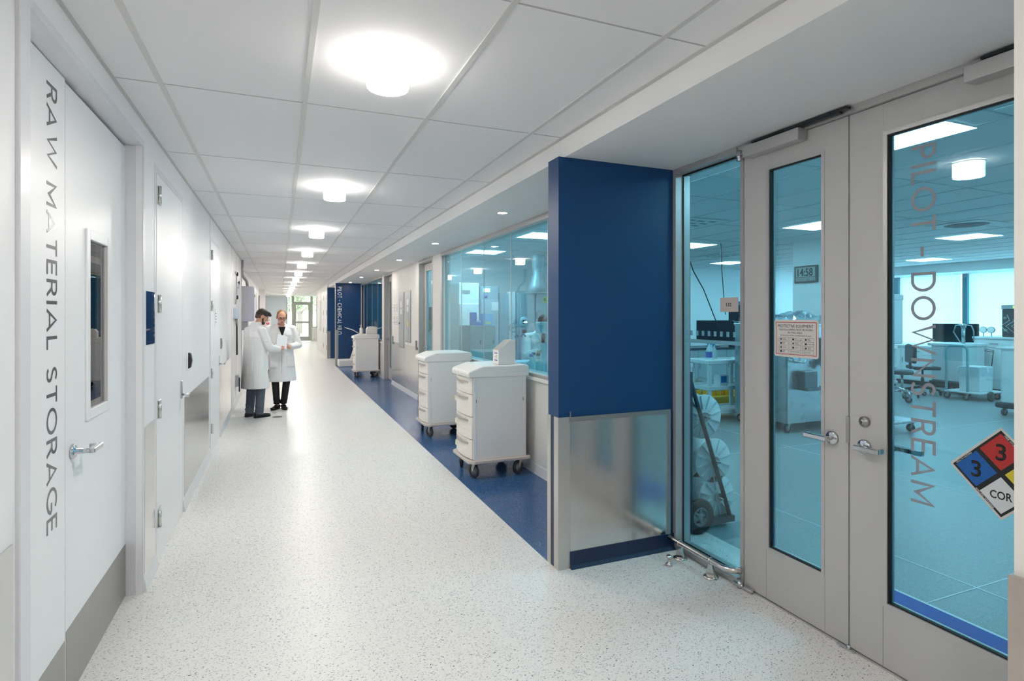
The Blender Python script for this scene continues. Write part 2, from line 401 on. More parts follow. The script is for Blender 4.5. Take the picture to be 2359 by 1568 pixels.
for y0, y1 in ((3.80, 4.15), (5.23, 7.14), (8.24, 12.6)): b.prism([(LX, 0), (LX + .022, 0), (LX + .006, .09), (LX, .095)], y0, y1, 'Y')
struct('baseboard_left', b, mat('base_white', (224, 226, 228), 0.4), 'white coved baseboard between the flush doors', 'baseboard')

# right side: fin walls, window wall
b = MB(); b.box(1.612, 2.64, 3.135, 3.28, 0, SZ)
fin = struct('wall_blue', b, BLUE, 'deep blue fin wall beside the glass entrance doors', 'wall')
s = MB()
s.box(1.69, 2.462, 3.127, 3.1352, .107, .955)
s.obj('steel_panel', STEEL, fin)
s = MB(); s.box(1.69, 2.462, 3.122, 3.1275, .925, .955); s.box(1.686, 1.692, 3.120, 3.1275, .925, .99); s.box(2.432, 2.462, 3.122, 3.1275, .107, .955)
s.obj('panel_trim', STEELD, fin)
s = MB(); s.box(1.607, 1.690, 3.130, 3.1352, .0, .955); s.box(1.607, 1.6125, 3.130, 3.19, 0, .955); s.box(1.607, 1.6125, 3.235, 3.285, .0, .955)
s.obj('corner_guard', mat('satin_guard', (205, 203, 200), 0.3, 0.8, var=.01), fin)
s = MB(); s.box(1.69, 2.49, 3.123, 3.1352, 0, .107); s.prism([(3.1352, 0), (3.105, 0), (3.123, .02)], 1.69, 2.49, 'X'); s.box(1.609, 1.612, 3.19, 3.235, 0, .955)
s.obj('blue_base', NAVY, fin)
b = MB(); b.box(1.62, DX + .1, .62, .78, 0, SZ); b.box(1.62, 1.77, YB, .62, 0, SZ)
nf = struct('wall_near_fin', b, WALLR, 'white wall end beside the glass entrance doors', 'wall')
s = MB(); s.box(1.606, 1.6195, .60, .786, 0, .98); s.box(1.606, 1.70, .781, .786, 0, .98)
s.obj('steel_wainscot', mat('warm_steel', (196, 186, 178), 0.35, 0.75, var=.03, scale=10, stretch=(1, 1, 3)), nf)

b = MB()
X0, X1 = WX, WX + .16
b.box(X0, X1, 3.28, 8.73, 0, .93)                          # below the long window
b.box(X0, X1, 8.79, 9.28, 0, SZ)
b.box(X0, X1, 10.35, 13.02, 0, SZ)
b.box(X0, X1, 14.10, 14.39, 0, SZ)
b.box(X0, X1, 14.39, 18.42, 0, .88)
struct('wall_right', b, WALLR, 'white wall pierced by windows and glazed doors on the blue floor side', 'wall')
b = MB()
for y0, y1 in ((3.285, 9.27), (10.36, 13.01), (14.12, 18.3)):
    b.prism([(WX, 0), (WX - .02, 0), (WX - .006, .09), (WX, .10)], y0, y1, 'Y')
struct('baseboard_right', b, mat('base_white', (224, 226, 228), 0.4), 'white coved baseboard along the blue floor', 'baseboard')
w = MB()
w.box(WX - .004, WX, 10.36, 11.55, .1, .985); w.box(WX - .004, WX, 11.56, 13.0, .1, .985)
w = w.obj('steel_wainscot', STEEL); w.parent = bpy.data.objects['wall_right']

def window(name, y0, y1, z0, joints, label):
    b = MB()
    b.box(WX - .012, WX + .16, y0, y1, z0 - .015, z0 + .02, .004)
    b.box(WX - .005, WX + .16, y0, y1, SZ - .055, SZ)
    b.box(WX - .002, WX + .03, y1 - .02, y1 + .06, z0, SZ)
    r = struct(name, b, ALU, label, 'window')
    g = MB()
    ys = [y0] + joints + [y1 - .02]
    for a, c in zip(ys, ys[1:]): g.box(WX + .05, WX + .058, a + .003, c - .003, z0 + .02, SZ - .055)
    g.obj('glass_pane', GLASS, r)
    j = MB()
    for y in joints: j.box(WX + .049, WX + .059, y - .0035, y + .0035, z0 + .02, SZ - .055)
    j.obj('glass_joint', mat('joint_pale', (208, 222, 226), 0.3), r)
    s = MB(); s.box(WX - .03, WX + .05, y0, y1, z0 - .05, z0 - .015, .004)
    s.obj('window_sill', PLAST, r)
    return r
window('window_1', 3.285, 8.73, .985, [4.05, 4.98, 5.93, 6.86, 7.83], 'long blue tinted window above the carts, first from the blue fin wall')
window('window_2', 14.39, 18.38, .93, [15.4, 16.4, 17.4], 'blue tinted window beside the lettered blue wall')

def lab_door(name, y0, y1, label, lever):
    b = MB(); X = WX + .10
    b.box(WX - .003, X + .06, y0, y0 + .04, 0, SZ); b.box(WX - .003, X + .06, y1 - .05, y1, 0, SZ); b.box(WX - .003, X + .06, y0, y1, SZ - .05, SZ)
    r = struct(name, b, ALU, label, 'door')
    d = MB(); y0 += .05; y1 -= .06
    d.box(X, X + .045, y0, y0 + .12, .01, SZ - .06); d.box(X, X + .045, y1 - .12, y1, .01, SZ - .06); d.box(X, X + .045, y0 + .12, y1 - .12, .01, .30); d.box(X, X + .045, y0 + .12, y1 - .12, SZ - .19, SZ - .06)
    d.obj('door_leaf', DOORG, r)
    g = MB(); g.box(X + .018, X + .026, y0 + .12, y1 - .12, .30, SZ - .19); g.obj('glass_pane', GLASS, r)
    h = MB(); h.cyl((X, lever, 1.0), (X - .012, lever, 1.0), .03); h.cyl((X - .012, lever, 1.0), (X - .055, lever, 1.0), .01); h.box(X - .065, X - .045, lever - .01, lever + .11, .99, 1.012, .004)
    h.obj('door_handle', CHROME, r)
    return r
lab_door('door_3', 9.29, 10.34, 'glazed door recessed beside the long tinted window', 10.1)
lab_door('door_4', 13.03, 14.09, 'glazed door recessed between the steel clad wall and the second window', 13.95)

# blue wall carrying the chemical lettering, alcove behind it and further wall
b = MB(); b.box(1.62, 2.56, 18.4, 18.55, 0, SZ)
bw = struct('wall_blue_lettered', b, BLUE, 'blue wall end with white vertical lettering', 'wall')
t = MB(); t.letters('PILOT – CHEMICAL KILO', (1.678, 18.3995, 2.475), (0, 0, -1), (1, 0, 0), .125, 1.50, .15, .001)
t.obj('lettering', WHITEV, bw)
s = MB(); s.box(1.612, 1.622, 18.393, 18.555, 0, SZ); s.box(1.612, 1.70, 18.392, 18.3995, 0, 1.12)
s.obj('corner_guard', STEELD, bw)
b = MB(); b.box(1.605, 2.56, 21.5, 21.62, 0, SZ)
bf = struct('wall_blue_far', b, BLUE, 'narrow blue wall strip behind the lettered blue wall', 'wall')
s = MB(); s.box(1.60, 1.71, 21.492, 21.499, 0, 1.0); s.obj('corner_guard', STEELD, bf)
b = MB(); b.box(2.55, 2.6, 18.55, 21.5, 0, SZ); b.box(1.605, 1.72, 21.62, 27.7, 0, CZ + .05); b.box(1.72, 2.25, 27.6, 27.7, 0, CZ + .05); b.box(2.12, 2.25, 27.7, YE + .3, 0, CZ + .05); b.box(1.605, 2.6, 21.50, 21.62, SZ, CZ + .05)
struct('wall_right_far', b, WALLR, 'white wall with flush doors near the far exit', 'wall')
b = MB(); b.box(1.60, 2.2, 21.5, YE, CZ, CZ + .08)
struct('ceiling_far', b, TILE, 'white ceiling before the far exit door', 'ceiling')

# end wall behind the camera and the laboratory's own walls
b = MB(); b.box(-.9, 15, YB - .1, YB, 0, 2.8); struct('wall_back', b, WALL, 'white wall closing the corridor behind', 'wall')
b = MB()
b.box(2.6, 14.9, 11.0, 11.1, 0, 2.8)
struct('wall_laboratory', b, mat('lab_wall_bright', (240, 244, 246), .5, var=.01), 'pale wall at the back of the laboratory', 'wall')
b = MB(); b.box(2.56, 9, 11.1, 18.6, SZ + .02, 2.8); struct('ceiling_kilo', b, TILE, 'ceiling over the second glazed laboratory', 'ceiling')
b = MB(); b.box(6.0, 6.1, 11.1, 18.6, 0, 2.7); b.box(2.56, 6.0, 18.55, 18.65, 0, 2.7); struct('wall_kilo', b, mat('kilo_wall', (150, 190, 205), .5), 'wall inside the second glazed laboratory', 'wall')

# far exit: door, sidelights, grey blue wall
GREEN = mat('grey_green_frame', (168, 174, 162), 0.45, .1, var=.02)
b = MB(); b.box(-.9, .40, YE, YE + .12, 0, CZ + .05)
struct('wall_far', b, mat('grey_blue_wall', (218, 228, 236), .45, var=.01), 'pale grey blue wall left of the far exit', 'wall')
b = MB()
b.box(.40, .80, YE, YE + .1, 0, .93); b.box(1.80, 2.12, YE, YE + .1, 0, .87)
b.box(.40, 2.12, YE, YE + .1, CZ - .01, CZ + .05)
struct('wall_far_apron', b, WALLR, 'white low wall under the far sidelights', 'wall')
b = MB()
for x0, x1, z0 in ((.40, .43, .93), (.49, .53, .93), (.66, .72, .93), (1.80, 1.86, .87), (2.06, 2.12, .87)): b.box(x0, x1, YE - .03, YE + .08, z0, CZ)
for x0, x1, z in ((.43, .72, .93), (1.80, 2.10, .87)): b.box(x0, x1, YE - .03, YE + .08, z - .05, z)
fw = struct('window_3', b, GREEN, 'tall sidelights and transom around the far exit door', 'window')
g = MB(); g.box(.43, .66, YE + .02, YE + .03, .93, CZ); g.box(1.86, 2.06, YE + .02, YE + .03, .87, CZ); g.box(.80, 1.70, YE + .02, YE + .03, 2.37, CZ)
g.obj('glass_pane', CLEAR, fw)
b = MB()
b.box(.72, .80, YE - .05, YE + .08, 0, CZ); b.box(1.72, 1.80, YE - .05, YE + .08, 0, CZ); b.box(.80, 1.72, YE - .05, YE + .08, 2.30, 2.37)
ed = struct('door_5', b, GREEN, 'glazed green grey exit door at the far end of the corridor', 'door')
d = MB(); y0, y1 = YE - .02, YE + .03
d.box(.80, .92, y0, y1, .01, 2.30); d.box(1.60, 1.72, y0, y1, .01, 2.30); d.box(.92, 1.60, y0, y1, 2.18, 2.30); d.box(.92, 1.60, y0, y1, 1.08, 1.20); d.box(.92, 1.60, y0, y1, .01, .27)
d.obj('door_leaf', GREEN, ed)
g = MB(); g.box(.92, 1.60, YE, YE + .01, .27, 1.08); g.box(.92, 1.60, YE, YE + .01, 1.20, 2.18); g.obj('glass_pane', CLEAR, ed)
h = MB(); h.box(.84, 1.68, YE - .09, YE - .04, 1.09, 1.19, .01); h.box(.83, .90, YE - .1, YE - .02, 1.08, 1.2, .005); h.obj('push_bar', STEELD, ed)
k = MB(); k.box(.82, 1.70, YE - .026, YE - .02, .02, .26); k.obj('kick_plate', STEELD, ed)
a = MB(); a.box(1.1, 1.45, YE - .1, YE - .02, 2.20, 2.27, .01); a.obj('closer_arm', STEELD, ed)
a = MB(); a.box(1.70, 1.78, YE - .12, YE - .06, 0.0, .035, .01); a.tube([(1.72, YE - .1, .02), (1.76, YE - .12, .06), (1.80, YE - .12, .03)], .008); 
tag(a.obj('door_stop', PLAST), 'small white door stop on the floor by the far exit', 'door stop')
b = MB(); b.box(-30, 40, YE + .5, 90, -.12, -.05)
struct('ground', b, mat('lawn', (196, 206, 176), .9, var=.2, scale=3), 'sunlit ground outside the far exit', 'ground')

# ------------------------------------------------------------------ raw material storage door pair
def hinge_bm(y, z, X=LX):
    h = MB(); h.box(X, X + .006, y + .03, y + .10, z - .057, z + .057, .001)
    h.cyl((X + .012, y + .02, z - .057), (X + .012, y + .02, z + .057), .010, seg=12)
    h.box(X, X + .005, y - .005, y + .02, z - .057, z + .057)
    for k in (-.033, 0, .033): h.cyl((X + .005, y + .065, z + k), (X + .008, y + .065, z + k), .006, seg=8)
    return h
X = LX - .08
b = MB()
b.box(X - .06, LX + .012, 2.115, 2.193, 0, 2.64, .003)
b.box(X - .06, X + .05, 3.782, 3.80, 0, 2.565); b.box(X + .05, LX + .006, 3.785, 3.815, 0, 2.60)
b.box(X - .06, LX + .006, 2.193, 3.784, 2.566, 2.60)
rd = struct('door_1', b, FRAMEW, 'white storage door pair with large grey vertical lettering', 'door')
l = MB(); l.box(X - .045, X, 2.193, 2.813, .008, 2.562, .0015); ll = l.obj('lettered_leaf', DOORW, rd)
t = MB(); t.letters('RAW MATERIAL STORAGE', (X + .0003, 2.617, 2.482), (0, 0, -1), (0, 1, 0), .106, 1.715, .128, .0006); t.obj('lettering', GREYV, ll)
k = MB(); k.box(X, X + .0015, 2.2, 2.808, .01, .272); k.obj('kick_plate', STEELD, ll)
l = MB(); Y0, Y1 = 2.817, 3.780
zc0, zc1 = 1.165, 1.945
l.box(X - .045, X, Y0, 3.115, .008, 2.548); l.box(X - .045, X, 3.40, Y1, .008, 2.548); l.box(X - .045, X, 3.115, 3.40, .008, zc0); l.box(X - .045, X, 3.115, 3.40, zc1, 2.548)
al = l.obj('active_leaf', DOORW, rd)
v = MB(); F = .045
v.box(X, X + .009, 3.115 - F, 3.115, zc0 - F, zc1 + F, .002); v.box(X, X + .009, 3.40, 3.40 + F, zc0 - F, zc1 + F, .002); v.box(X, X + .009, 3.115, 3.40, zc0 - F, zc0, .002); v.box(X, X + .009, 3.115, 3.40, zc1, zc1 + F, .002)
v.obj('vision_frame', DOORW, al)
v = MB(); v.box(X - .012, X - .007, 3.115, 3.40, zc0, zc1); v.obj('glass_pane', DKGLASS, al)
k = MB(); k.box(X, X + .0018, Y0 + .004, Y1, .01, .300)
for yy in (2.87, 3.3, 3.73):
    for zz in (.04, .27): k.cyl((X, yy, zz), (X + .003, yy, zz), .004, seg=8)
k.obj('kick_plate', STEELD, al)
h = MB(); yy, zz = 2.895, 1.022
h.lathe([(.0, .0), (.032, 0), (.032, .008), (.026, .013), (.013, .015), (.011, .04), (.0, .042)], (X, yy, zz), axis='X')
h.cyl((X + .02, yy, zz), (X + .078, yy, zz), .0105, seg=16)
h.box(X + .062, X + .084, yy - .011, yy + .112, zz - .010, zz + .011, .003)
h.box(X + .035, X + .066, yy + .094, yy + .112, zz - .010, zz + .011, .003)
h.obj('door_handle', CHROME, al)

# room beyond the vision glass
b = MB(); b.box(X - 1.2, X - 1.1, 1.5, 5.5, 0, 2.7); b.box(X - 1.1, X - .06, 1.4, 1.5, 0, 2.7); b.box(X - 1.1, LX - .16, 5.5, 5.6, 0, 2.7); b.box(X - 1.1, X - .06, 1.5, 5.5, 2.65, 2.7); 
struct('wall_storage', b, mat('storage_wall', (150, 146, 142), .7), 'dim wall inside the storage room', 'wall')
b = MB(); b.box(X - 1.2, X - .0, 1.5, 5.5, -.05, -.002); struct('floor_storage', b, BFLOOR, 'blue floor inside the storage room', 'floor')

def flush_door(name, y0, y1, top, hinges, label, lever_y, dy, plate=True):
    b = MB(); b.box(LX - .003, LX + .004, y0, y1, .008, top, .001)
    d = struct(name, b, DOORW, label, 'door')
    f = MB()
    f.box(LX, LX + .0016, y0 - .05, y0 - .005, 0, top + .006); f.box(LX, LX + .0016, y1 + .005, y1 + .04, 0, top + .006); f.box(LX, LX + .0016, y0 - .05, y1 + .04, top + .006, top + .05)
    f.obj('door_frame', FRAMEW, d)
    for z in hinges: hinge_bm(y0 + .015, z, LX + .004).obj('hinge', STEEL, d)
    h = MB(); z = .985
    h.box(LX + .004, LX + .012, lever_y - .02, lever_y + .02, z - .05, z + .09, .002)
    h.cyl((LX + .012, lever_y, z - .02), (LX + .065, lever_y, z - .02), .010, seg=14)
    h.box(LX + .055, LX + .077, min(lever_y, lever_y + dy), max(lever_y, lever_y + dy), z - .031, z - .010, .004)
    h.obj('door_handle', CHROME, d)
    return d
flush_door('door_2', 4.175, 5.20, 2.50, (2.37, 1.67, .99, .29), 'flush white door with four steel hinges beside the glossy wall sign', 5.13, -.11)
flush_door('door_6', 7.20, 8.21, 2.44, (2.28, 1.70, .93, .30), 'flush white door past the card reader and steel wainscot', 8.14, .11)

# glossy mirror-like sign beside the storage door
s = MB(); s.box(LX, LX + .005, 3.868, 4.112, 1.42, 1.74, .001)
tag(s.obj('glossy_sign', mat('mirror_panel', (225, 230, 235), .03, 1.0, var=0)), 'small mirror-like wall panel reflecting the blue wall', 'sign')
# card reader
t = thing('card_reader', 'black card reader on the white wall above the steel wainscot', 'card reader', (LX, 5.47, 1.21))
s = MB(); s.box(0, .012, -.04, .04, -.075, .075, .004); s.obj('back_plate', PLAST, t)
s = MB(); s.prism([(.012, -.068), (.030, -.060), (.040, 0), (.030, .060), (.012, .068)], -.032, .032, 'Y', .003); s.obj('reader_body', mat('reader_black', (30, 32, 36), .3), t)
t = thing('card_holder', 'small steel plate with a slot on the wall beside the second flush door', 'plate', (LX, 8.43, 1.215))
s = MB(); s.box(0, .012, -.06, .06, -.07, .07, .002); s.obj('holder_plate', STEELD, t)
s = MB(); s.box(.012, .016, -.03, .03, -.04, .04, .001); s.obj('card_slot', mat('slot_grey', (120, 124, 130), .4), t)
t = thing('wall_notice', 'small curled white notice on the flush door past the card reader', 'notice', (LX + .0045, 7.75, 1.56))
s = MB(); s.box(0, .002, -.10, .10, -.11, .11); s.obj('sheet', PAPER, t)
s = MB(); 
for i in range(4): s.box(.002, .0026, -.07, .06, .05 - .035 * i, .058 - .035 * i)
s.obj('printed_line', mat('notice_blue', (80, 130, 170), .6), t)
# ------------------------------------------------------------------ lights of the corridor
ORD = ['nearest the lettered storage door', 'second', 'third', 'fourth', 'fifth', 'sixth', 'seventh', 'eighth', 'ninth', 'tenth', 'eleventh', 'twelfth', 'thirteenth']
def lamp_root(label):
    t = thing('drum_lamp', label, 'ceiling lamp', (0, 0, 0), group='drum lamps along the corridor ceiling')
    r = MB(); r.lathe([(.0915, -.001), (.105, -.001), (.105, -.006), (.0925, -.008), (.0915, -.001)], seg=48); r.obj('trim_ring', mat('trim_white', (235, 232, 228), .4), t)
    s = MB(); s.use(LAMPG); s.lathe([(.088, .0), (.092, -.004), (.092, -.100), (.088, -.108)], seg=48); s.use(LAMPB); s.lathe([(.088, -.108), (.0, -.109)], seg=48); s.obj('lamp_shade', None, t)
    return t
l0 = lamp_root('white glowing drum lamp over the blue fin wall, largest of the ceiling row')
l0.location = (.442, 2.51, CZ - .006)
for k in range(1, 13):
    dup(l0, (.442, 2.51 + 2.602 * k, CZ - .006), label='white glowing drum lamp, %s of the ceiling row counted from the lettered storage door' % ORD[k])
for k in (-1, -2):
    dup(l0, (.442, 2.51 + 2.602 * k, CZ - .006), label='white glowing drum lamp, %s behind the camera end of the row' % ('first' if k == -1 else 'second'))
d0 = thing('downlight', 'small round recessed downlight over the first white cart', 'downlight', (2.0, 5.08, SZ), group='downlights in the soffit')
r = MB(); r.lathe([(.044, .001), (.054, -.001), (.052, -.004), (.043, -.004), (.042, .001)], seg=28); r.obj('trim_ring', PLAST, d0)
s = MB(); s.lathe([(.0, -.0025), (.043, -.0025)], seg=28); s.obj('lens', DOWNG, d0)
for k in range(1, 6):
    dup(d0, (2.0, 5.08 + 2.55 * k, SZ), label='small round recessed downlight, %s of the soffit row from the blue fin wall' % ORD[k])

# ------------------------------------------------------------------ glass entrance: sidelight, leaf pair
X = DX
b = MB()
b.box(X - .03, X + .09, 3.105, 3.135, 0, SZ); b.box(X - .03, X + .09, 2.556, 3.105, SZ - .035, SZ); b.box(X - .025, X + .085, 2.556, 3.105, 0, .045)
b.box(X - .02, X + .09, .78, 2.556, SZ - .035, SZ)
b.box(X, X + .085, 2.528, 2.556, .0, SZ - .035)
sl = struct('window_4', b, ALU, 'tall tinted sidelight with frosted band beside the entrance doors', 'window')
g = MB(); g.box(X + .035, X + .043, 2.560, 3.100, .05, SZ - .04); g.obj('glass_pane', GLASS, sl)
q = MB(); q.box(X + .028, X + .034, 2.556, 2.566, .045, SZ - .035); q.box(X + .028, X + .034, 3.097, 3.105, .045, SZ - .035); q.box(X + .028, X + .034, 2.556, 3.105, .045, .053); q.box(X + .028, X + .034, 2.556, 3.105, SZ - .045, SZ - .035); q.obj('gasket', GASKET, sl)
FROST = mat('frosted_film', (112, 176, 200), .6, var=.01)
q = MB(); q.box(X + .0335, X + .0345, 2.566, 3.097, 1.413, 1.437)
for i in range(10):
    y = 3.075 - i * .055
    q.box(X + .0335, X + .0345, y - .010, y + .012, 1.462, 1.494)
q.obj('frosted_band', FROST, sl)
q = MB(); q.box(X + .0325, X + .0345, 2.605, 2.754, 1.617, 1.705); q = q.obj('room_number_sign', mat('sign_taupe', (196, 188, 186), .6), sl)
t = MB(); t.text('132', (X + .032, 2.703, 1.652), (0, -1, 0), (0, 0, 1), .020, .044, .0006, .01); t.obj('lettering', INK, q)

def leaf(name, y1, y0, ga, gb, label):
    """door leaf between y0 < y1, glass between ga < gb"""
    b = MB(); x0, x1 = X, X + .045; z0, z1 = .012, 2.552
    b.box(x0, x1, y0, ga, z0, z1); b.box(x0, x1, gb, y1, z0, z1); b.box(x0, x1, ga, gb, z0, .285); b.box(x0, x1, ga, gb, 2.425, z1)
    r = struct(name, b, DOORG, label, 'door')
    s = MB(); F = .018
    for a, c, e, f in ((ga, ga + F, .285, 2.425), (gb - F, gb, .285, 2.425), (ga + F, gb - F, .285, .285 + F), (ga + F, gb - F, 2.425 - F, 2.425)):
        s.box(x0 - .003, x0 + .010, a, c, e, f); s.box(x1 - .010, x1 + .003, a, c, e, f)
    s.obj('glazing_bead', ALU, r)
    q = MB(); G = .024
    for a, c, e, f in ((ga + F, ga + G, .303, 2.407), (gb - G, gb - F, .303, 2.407), (ga + F, gb - F, .303, .303 + G - F), (ga + F, gb - F, 2.407 - G + F, 2.407)): q.box(x0 + .006, x0 + .018, a, c, e, f)
    q.obj('gasket', GASKET, r)
    g = MB(); g.box(x0 + .018, x0 + .026, ga + F, gb - F, .303, 2.407); g.obj('glass_pane', GLASS, r)
    k = MB(); k.box(x0 - .0006, x0, ga - .002, ga, z0, .285); k.box(x0 - .0006, x0, gb, gb + .002, z0, .285); k.obj('leaf_joint', mat('joint_grey', (150, 152, 156), .6), r)
    return r
def lever(parent, y, z, dy):
    h = MB(); x = X
    h.lathe([(.0, 0), (.033, 0), (.033, -.008), (.028, -.012), (.0, -.013)], (x, y, z), axis='X', seg=32)
    h.cyl((x - .012, y, z), (x - .055, y, z), .011, seg=16)
    h.box(x - .066, x - .048, min(y - .012 if dy > 0 else y + .012, y + dy), max(y - .012 if dy > 0 else y + .012, y + dy), z - .011, z + .012, .003)
    s = -1 if dy < 0 else 1
    h.box(x - .050, x - .020, min(y + dy, y + dy - s * .016), max(y + dy, y + dy - s * .016), z - .011, z + .012, .003)
    return h.obj('door_handle', CHROME, parent)
la = leaf('door_7', 2.524, 1.872, 1.998, 2.362, 'narrow grey glass door leaf carrying the protective equipment sign')
lb = leaf('door_8', 1.864, .84, .99, 1.703, 'wide grey glass door leaf with vertical lettering and hazard diamond')
lever(la, 1.955, .993, .115); lever(lb, 1.790, .985, -.105)
h = MB(); h.lathe([(0, 0), (.024, 0), (.024, -.012), (.020, -.017), (.014, -.018), (.013, -.026), (0, -.026)], (X, 1.787, 1.102), axis='X')
h = h.obj('deadbolt', STEELD, lb)
k = MB(); k.box(X - .0275, X - .026, 1.785, 1.789, 1.094, 1.106); k.obj('keyhole', INK, h)
h = MB(); h.box(X + .045, X + .062, 1.700, 1.80, .975, 1.0, .003); h.box(X + .062, X + .105, 1.700, 1.716, .975, 1.0, .003); h.cyl((X + .045, 1.79, .985), (X + .062, 1.79, .985), .025)
h.box(X + .08, X + .105, 1.59, 1.716, .976, 1.0, .003)
h.obj('inner_handle', CHROME, lb)
h = MB(); h.box(X - .006, X + .02, 1.864, 1.880, .985, 1.112, .001); h.obj('strike_plate', STEELD, la)
t = MB(); t.letters('PILOT – DOWNSTREAM', (X + .0175, 1.593, 2.325), (0, 0, -1), (0, -1, 0), .100, 1.535, .125, .0005); t.obj('lettering', GREYL, lb)
# door closers
for p, y1, y0, nm in ((la, 2.472, 2.100, ''), (lb, 1.345, .90, '')):
    c = MB(); c.box(X - .066, X, y0, y1, 2.500, 2.562, .002); c = c.obj('door_closer', ALU, p)
    a = MB(); a.box(X - .05, X - .028, y0 - (.22 if p is la else -.2), y0 + .03, 2.563, 2.571); a.box(X - .052, X - .026, y0 - .26, y1 - .05, 2.572, 2.582); a.obj('closer_arm', DARK, c)
h = MB(); h.box(X - .03, X + .02, 2.50, 2.575, 2.535, 2.556, .003); h.cyl((X - .028, 2.535, 2.50), (X - .028, 2.535, 2.560), .016, seg=16); h.obj('top_pivot', CHROME, la)
h = MB(); h.box(X - .035, X + .02, 2.44, 2.58, .004, .022, .004); h.cyl((X - .03, 2.53, .0), (X - .03, 2.53, .04), .014, seg=14); h.obj('bottom_pivot', CHROME, la)
h = MB(); h.box(X - .02, X + .03, 1.83, 1.92, .001, .010, .002); h.cyl((X + .0, 1.868, .0), (X + .0, 1.868, .02), .010, seg=12); h.obj('floor_bolt_plate', CHROME, la)
b = MB(); b.box(X - .005, X + .07, .84, 3.10, 0, .008); b.obj('threshold', ALU, la)

# protective equipment sign
xs = X + .0165
s = MB(); rc = .014; pl = []
for cy_, cz_, a0 in ((2.322 - rc, 1.572 - rc, 0), (2.045 + rc, 1.572 - rc, 90), (2.045 + rc, 1.372 + rc, 180), (2.322 - rc, 1.372 + rc, 270)):
    for i in range(7): a_ = math.radians(a0 + 15 * i); pl.append((cy_ + rc * math.cos(a_), cz_ + rc * math.sin(a_)))
s.prism(pl, xs, xs + .0012, 'X')
# rounded corners by a beveled outline
ps = s.obj('protective_equipment_sign', mat('sign_white', (216, 214, 210), .45, var=.006), la)
q = MB(); r0, r1, z0, z1 = 2.056, 2.312, 1.385, 1.560; w = .0032
q.use(RED)
for a, c, e, f in ((r0, r1, z1 - w, z1), (r0, r1, z0, z0 + w), (r0, r0 + w, z0, z1), (r1 - w, r1, z0, z1)): q.box(xs - .0004, xs, a, c, e, f)
q.obj('red_border', RED, ps)
q = MB(); U = (0, -1, 0); V = (0, 0, 1); yc = 2.184
q.text('PROTECTIVE EQUIPMENT', (xs, 2.298, 1.531), U, V, .0155, .222, .0004, .0)
q.text('THE FOLLOWING MUST BE WORN', (xs, 2.292, 1.514), U, V, .0100, .212, .0004, .0)
q.text('IN THIS AREA', (xs, 2.232, 1.498), U, V, .0100, .090, .0004, .0)
q.text('(PLEASE CHECK OR FILL IN APPROPRIATE BOXES)', (xs, 2.284, 1.485), U, V, .0055, .195, .0004, .0)
rows = [['SAFETY GLASSES', 'EAR PROTECTION', 'FACE SHIELD'], ['HARD HAT', 'SPLASH GOGGLES', 'RESPIRATOR'], ['GLOVES', 'APRON', 'SAFETY SHOES'], ['HAIR NET', 'BARE CAPPING', 'LAB COAT']]
mark = {(0, 0): 'X', (0, 2): 'X', (0, 3): 'X', (2, 2): 'X', (1, 3): 'X', (2, 3): 'X'}
for j in range(4):
    for i in range(3):
        ya = 2.299 - i * .078; za = 1.477 - j * .0222; W = .070; H = .0185
        for a, c, e, f in ((ya - W, ya, za - .0006, za), (ya - W, ya, za - H, za - H + .0006), (ya - .0006, ya, za - H, za), (ya - W, ya - W + .0006, za - H, za), (ya - .0136, ya - .013, za - H, za)): q.box(xs - .0004, xs, a, c, e, f)
        if (i, j) in mark: q.text('X', (xs, ya - .004, za - .0125), U, V, .006, None, .0003)
        if not (i > 0 and j == 3): q.sphere((xs - .0003, ya - .0225, za - .0092), (.0004, .0045 + .002 * ((i + j) % 2), .0055), 10, 6)
        ws = rows[j][i].split()
        x0 = ya - (.032 if not (i > 0 and j == 3) else .018)
        if len(ws) == 2 and not (i > 0 and j == 3):
            q.text(ws[0], (xs, x0, za - .0080), U, V, .0048, None, .0003); q.text(ws[1], (xs, x0, za - .0150), U, V, .0048, None, .0003)
        else: q.text(rows[j][i], (xs, x0, za - .0115), U, V, .0048, None, .0003)
q.obj('lettering', INK, ps)

# hazard diamond on the wide leaf
cy, cz, R = 1.263, .994, .177
def dia(mb, y, z, r, x0, x1): mb.prism([(y - r, z), (y, z - r), (y + r, z), (y, z + r)], x0, x1, 'X')
s = MB(); dia(s, cy, cz, R, xs + .0005, xs + .0012); hd = s.obj('hazard_diamond', mat('sign_white', (216, 214, 210), .45), lb)
s = MB(); dia(s, cy, cz, R - .012, xs + .0001, xs + .0005); s.obj('black_border', INK, hd)
cell = (R - .012) / 2; e = cell - .0125
for nm, dy, dz, m in (('blue_field', 1, 0, mat('field_blue', (4, 96, 178), .4)), ('red_field', 0, 1, mat('field_red', (192, 44, 44), .4)), ('yellow_field', -1, 0, mat('field_yellow', (226, 210, 60), .4)), ('white_field', 0, -1, mat('field_white', (226, 228, 232), .4))):
    s = MB(); dia(s, cy + dy * cell, cz + dz * cell, e, xs - .0003, xs + .0001); f = s.obj(nm, m, hd)
q = MB()
for dy, dz, tx, cap, L in ((1, 0, '3', .062, None), (0, 1, '3', .062, None), (-1, 0, '1', .062, None), (0, -1, 'COR', .030, .072)):
    q.text(tx, (xs - .0003, cy + dy * cell, cz + dz * cell - cap / 2), U, V, cap, L, .0002, .016, center=True)
q.obj('lettering', INK, hd)
q = MB(); s2 = math.sqrt(.5); o = R - .0215
